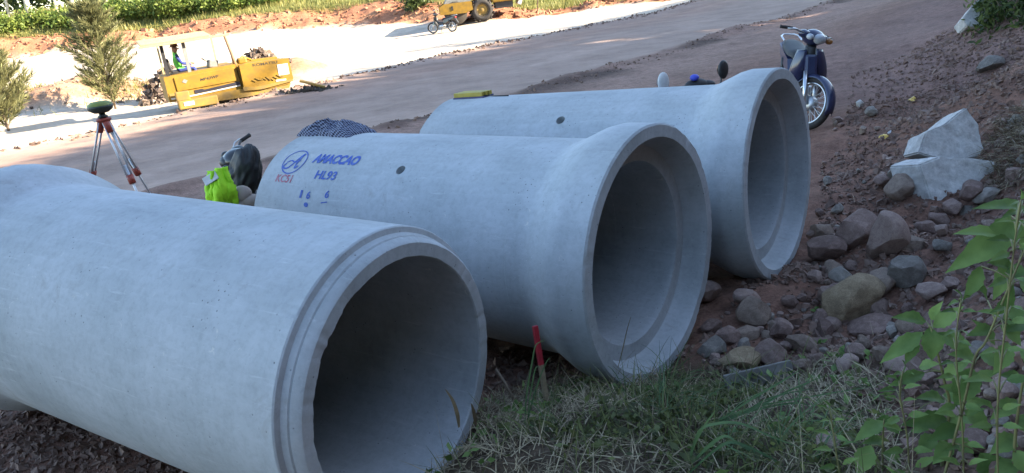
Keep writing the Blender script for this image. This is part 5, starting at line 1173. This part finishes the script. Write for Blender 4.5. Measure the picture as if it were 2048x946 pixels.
def person(name, label, joints, edges, radii, loc, rotz, scl, parts):
    me = bpy.data.meshes.new('body'); me.from_pydata(joints, edges, []); o = bpy.data.objects.new('body', me); COL.objects.link(o)
    sk = o.modifiers.new('skin', 'SKIN')
    for v, r in zip(me.skin_vertices[0].data, radii): v.radius = (r, r)
    me.skin_vertices[0].data[0].use_root = True
    sb = o.modifiers.new('sub', 'SUBSURF'); sb.levels = sb.render_levels = 2
    bpy.context.view_layer.update(); m2 = bpy.data.meshes.new_from_object(o.evaluated_get(bpy.context.evaluated_depsgraph_get())); bpy.data.objects.remove(o)
    m2.name = 'body'; m2.polygons.foreach_set('use_smooth', [True] * len(m2.polygons)); return m2
# seated driver: pelvis root, facing local +x
J = [(0, 0, .08), (0, 0, .28), (-.01, 0, .46), (.0, 0, .56), (.03, 0, .66), (.035, 0, .74),
     (.02, .16, .47), (.10, .24, .26), (.32, .16, .20), (.02, -.16, .47), (.10, -.24, .26), (.32, -.16, .20),
     (.05, .09, .08), (.42, .11, .10), (.46, .11, -.28), (.58, .11, -.32), (.05, -.09, .08), (.42, -.11, .10), (.46, -.11, -.28), (.58, -.11, -.32), (.40, .15, .21), (.40, -.15, .21)]
E_ = [(0, 1), (1, 2), (2, 3), (3, 4), (4, 5), (2, 6), (6, 7), (7, 8), (2, 9), (9, 10), (10, 11), (0, 12), (12, 13), (13, 14), (14, 15), (0, 16), (16, 17), (17, 18), (18, 19), (8, 20), (11, 21)]
R_ = [.13, .13, .13, .055, .095, .085, .06, .048, .036, .06, .048, .036, .085, .065, .05, .04, .085, .065, .05, .04, .03, .03]
bm_ = person('person', '', J, E_, R_, None, 0, 1, None)
M_SKIN = simple('skin', (.30, .17, .11), .6); M_BLUEC = simple('blue_work_clothes', (.03, .05, .22), .9); M_HAT = simple('brown_hat', (.16, .075, .035), .8); M_VEST = simple('green_vest', (.16, .60, .08), .7, c2=(.10, .48, .06))
root_m = bpy.data.objects['asphalt_paver'].matrix_basis
wp = Matrix.Translation(bpy.data.objects['asphalt_paver'].location) @ Euler(bpy.data.objects['asphalt_paver'].rotation_euler).to_matrix().to_4x4() @ Vector((.42 * PL, .5 * PL, 1.10 * PL * .80))
root = thing('person', 'driver in a green vest, blue clothes and brown hat sitting under the paver canopy', 'person', wp, (0, 0, PH_)); root.scale = (.86,) * 3
bm_.materials.append(M_BLUEC); bm_.materials.append(M_SKIN); bm_.materials.append(M_VEST)
for p in bm_.polygons:
    c = p.center; p.material_index = 1 if (c.z > .575 or (c.x > .345 and .12 < c.z < .30)) else 2 if (c.z > .12 and abs(c.y) < .165 and c.x < .16) else 0
link('body', bm_, root)
h = MB(); h.lathe([(0, .835), (.06, .83), (.095, .80), (.108, .745), (.15, .735), (.15, .728), (.10, .725)], (.03, 0, 0), 'Z', 20); h.build('hat', M_HAT, root)
f = MB(); f.ball((.128, 0, .665), (.022, .018, .024), 8, 6); f.ball((.035, .098, .66), (.022, .012, .03), 8, 6); f.ball((.035, -.098, .66), (.022, .012, .03), 8, 6); f.build('face', M_SKIN, root)
for s in (-1, 1):
    hm = MB(); hm.ball((.42, .15 * s, .21), (.035, .02, .028), 8, 6)
    for k in range(4): hm.tube([(.44, .15 * s + (k - 1.5) * .010, .215), (.475, .15 * s + (k - 1.5) * .011, .21), (.48, .15 * s + (k - 1.5) * .011, .185)], [.008, .008, .006], 6)
    hm.tube([(.42, .13 * s, .21), (.45, .125 * s, .20)], [.009, .007], 6); hm.build('hand', M_SKIN, root)

# olive board on a little heap at the road edge
gE = ground(618, 182, 12, 40); bd = MB(); bd.box((0, 0, .10), (.62, .20, .05), (0, .38, .1), .006); o = bd.build('timber_board', M_YD); o.location = (gE.x + .12, gE.y, gE.z + .06); tag(o, 'short dusty yellow board lying on the clods at the road edge beside the paver', 'board')
n = 160; X = gE.x + rng.normal(size=n) * .28; Yr = gE.y + rng.normal(size=n) * .12; V, F = shard_cloud(np.stack([X, Yr, height(X, Yr) + .10 * np.exp(-((X - gE.x) / .25) ** 2) * rng.random(n)], 1), .045, 1.)
tag(mesh_np('earth_clods', V, F, M_TRK), 'small heap of dark clods under the dusty yellow board', 'clods', kind='stuff')
# line of clods along the road edges
n = 1500; v_ = rng.uniform(-2, 46, n); u_ = -17.65 + rng.normal(size=n) * .16 + .22 * fbm(v_, v_ * 0, 2.2, 3); X, Yr = XY(u_, v_); V, F = shard_cloud(np.stack([X, Yr, height(X, Yr)], 1), .035, 1.)
M_DCL = leaf_mat('dark_clods', (.10, .065, .05), (.24, .16, .12), 2., 0., .95); tag(mesh_np('earth_clods', V, F, M_DCL), 'ragged line of clods along the gravel edge of the road', 'clods', kind='stuff')
n = 900; v_ = rng.uniform(6, 36, n); u_ = -9.2 + rng.normal(size=n) * .22 + .3 * fbm(v_, v_ * 0, 2., 9); X, Yr = XY(u_, v_); V, F = shard_cloud(np.stack([X, Yr, height(X, Yr)], 1), .020, 1.)
tag(mesh_np('earth_clods', V, F, M_DCL), 'ragged line of clods along the near berm of the road', 'clods', kind='stuff')

# ------------------------------------------------------------------ far road roller
gR = ground(967, 43, 30, 60); k_ = gR.y / 46.
root = thing('road_roller', 'yellow single drum road roller working at the foot of the far red bank', 'road roller', tuple(gR), (0, 0, rad(4))); root.scale = (1.02 * k_,) * 3
for yy in (0, 1.5):
    ty = MB().torus((0, yy, .62), .44, .18, 'Y', 40, 12, 1.25).build('wheel', M_RUBBER, root)
    lg = MB()
    for q in range(22):
        t_ = q * 2 * math.pi / 22; lg.box((.60 * math.cos(t_), yy, .62 + .60 * math.sin(t_)), (.06, .40, .09), (0, -t_, .35 if q % 2 else -.35))
    lg.build('tyre_lugs', M_RUBBER, ty); MB().lathe([(0, -.16), (.10, -.16), (.14, -.12), (.30, -.10), (.33, -.20), (.33, .2), (0, .2)], (0, yy, .62), 'Y', 24).build('rim', M_YD, ty)
fr_ = MB(); fr_.prism([(-2.30, .62), (-2.30, 1.02), (-2.05, 1.16), (-.55, 1.16), (-.50, .72), (-.9, .58)], -.35, -.15); fr_.prism([(-2.30, .62), (-2.30, 1.02), (-2.05, 1.16), (-.55, 1.16), (-.50, .72), (-.9, .58)], 1.65, 1.85); fr_.box((-.62, .75, .9), (.2, 2.0, .42)); fr_.box((-2.25, .75, .82), (.12, 2.0, .34)); fr_.build('drum_frame', M_YP, root)
MB().lathe([(0, -1.0), (.60, -1.0), (.62, -.98), (.62, .98), (.60, 1.0), (0, 1.0)], (-1.45, .75, .62), 'Y', 40).build('drum', M_TRK, root)
MB().prism([(-2.0, 1.16), (-1.85, 1.42), (-1.5, 1.52), (-.65, 1.34), (-.55, 1.16)], -.2, 1.7).build('drum_cover', M_GREY, root)
MB().box((-1.62, -.36, .90), (.10, .03, .22)).build('frame_opening', M_BLK, root)
en = MB(); en.box((1.45, .75, 1.45), (1.75, 1.5, 1.05), (0, 0, 0), .10); en.box((-.15, .75, 1.42), (1.0, 1.3, .5), (0, 0, 0), .05); en.build('engine_body', M_YP, root)
ch = MB(); ch.box((1.25, .75, .78), (1.0, 1.2, .40), (0, 0, 0), .04); ch.build('chassis', M_BLK, root)
MB().box((2.15, .75, .80), (.22, 1.0, .30), (0, .4, 0), .03).build('step', M_STRW, root)
MB().box((.15, .75, 1.75), (.4, .5, .2), (0, 0, 0), .03).build('seat', M_BLK, root)
gP = ground(1074, 26, 30, 60); o = MB().tube([(0, 0, -.2), (.10, 0, .6), (.30, 0, 1.5)], .03, 6).build('post', M_BARK); o.location = gP; tag(o, 'thin leaning post at the roadside right of the road roller', 'post')
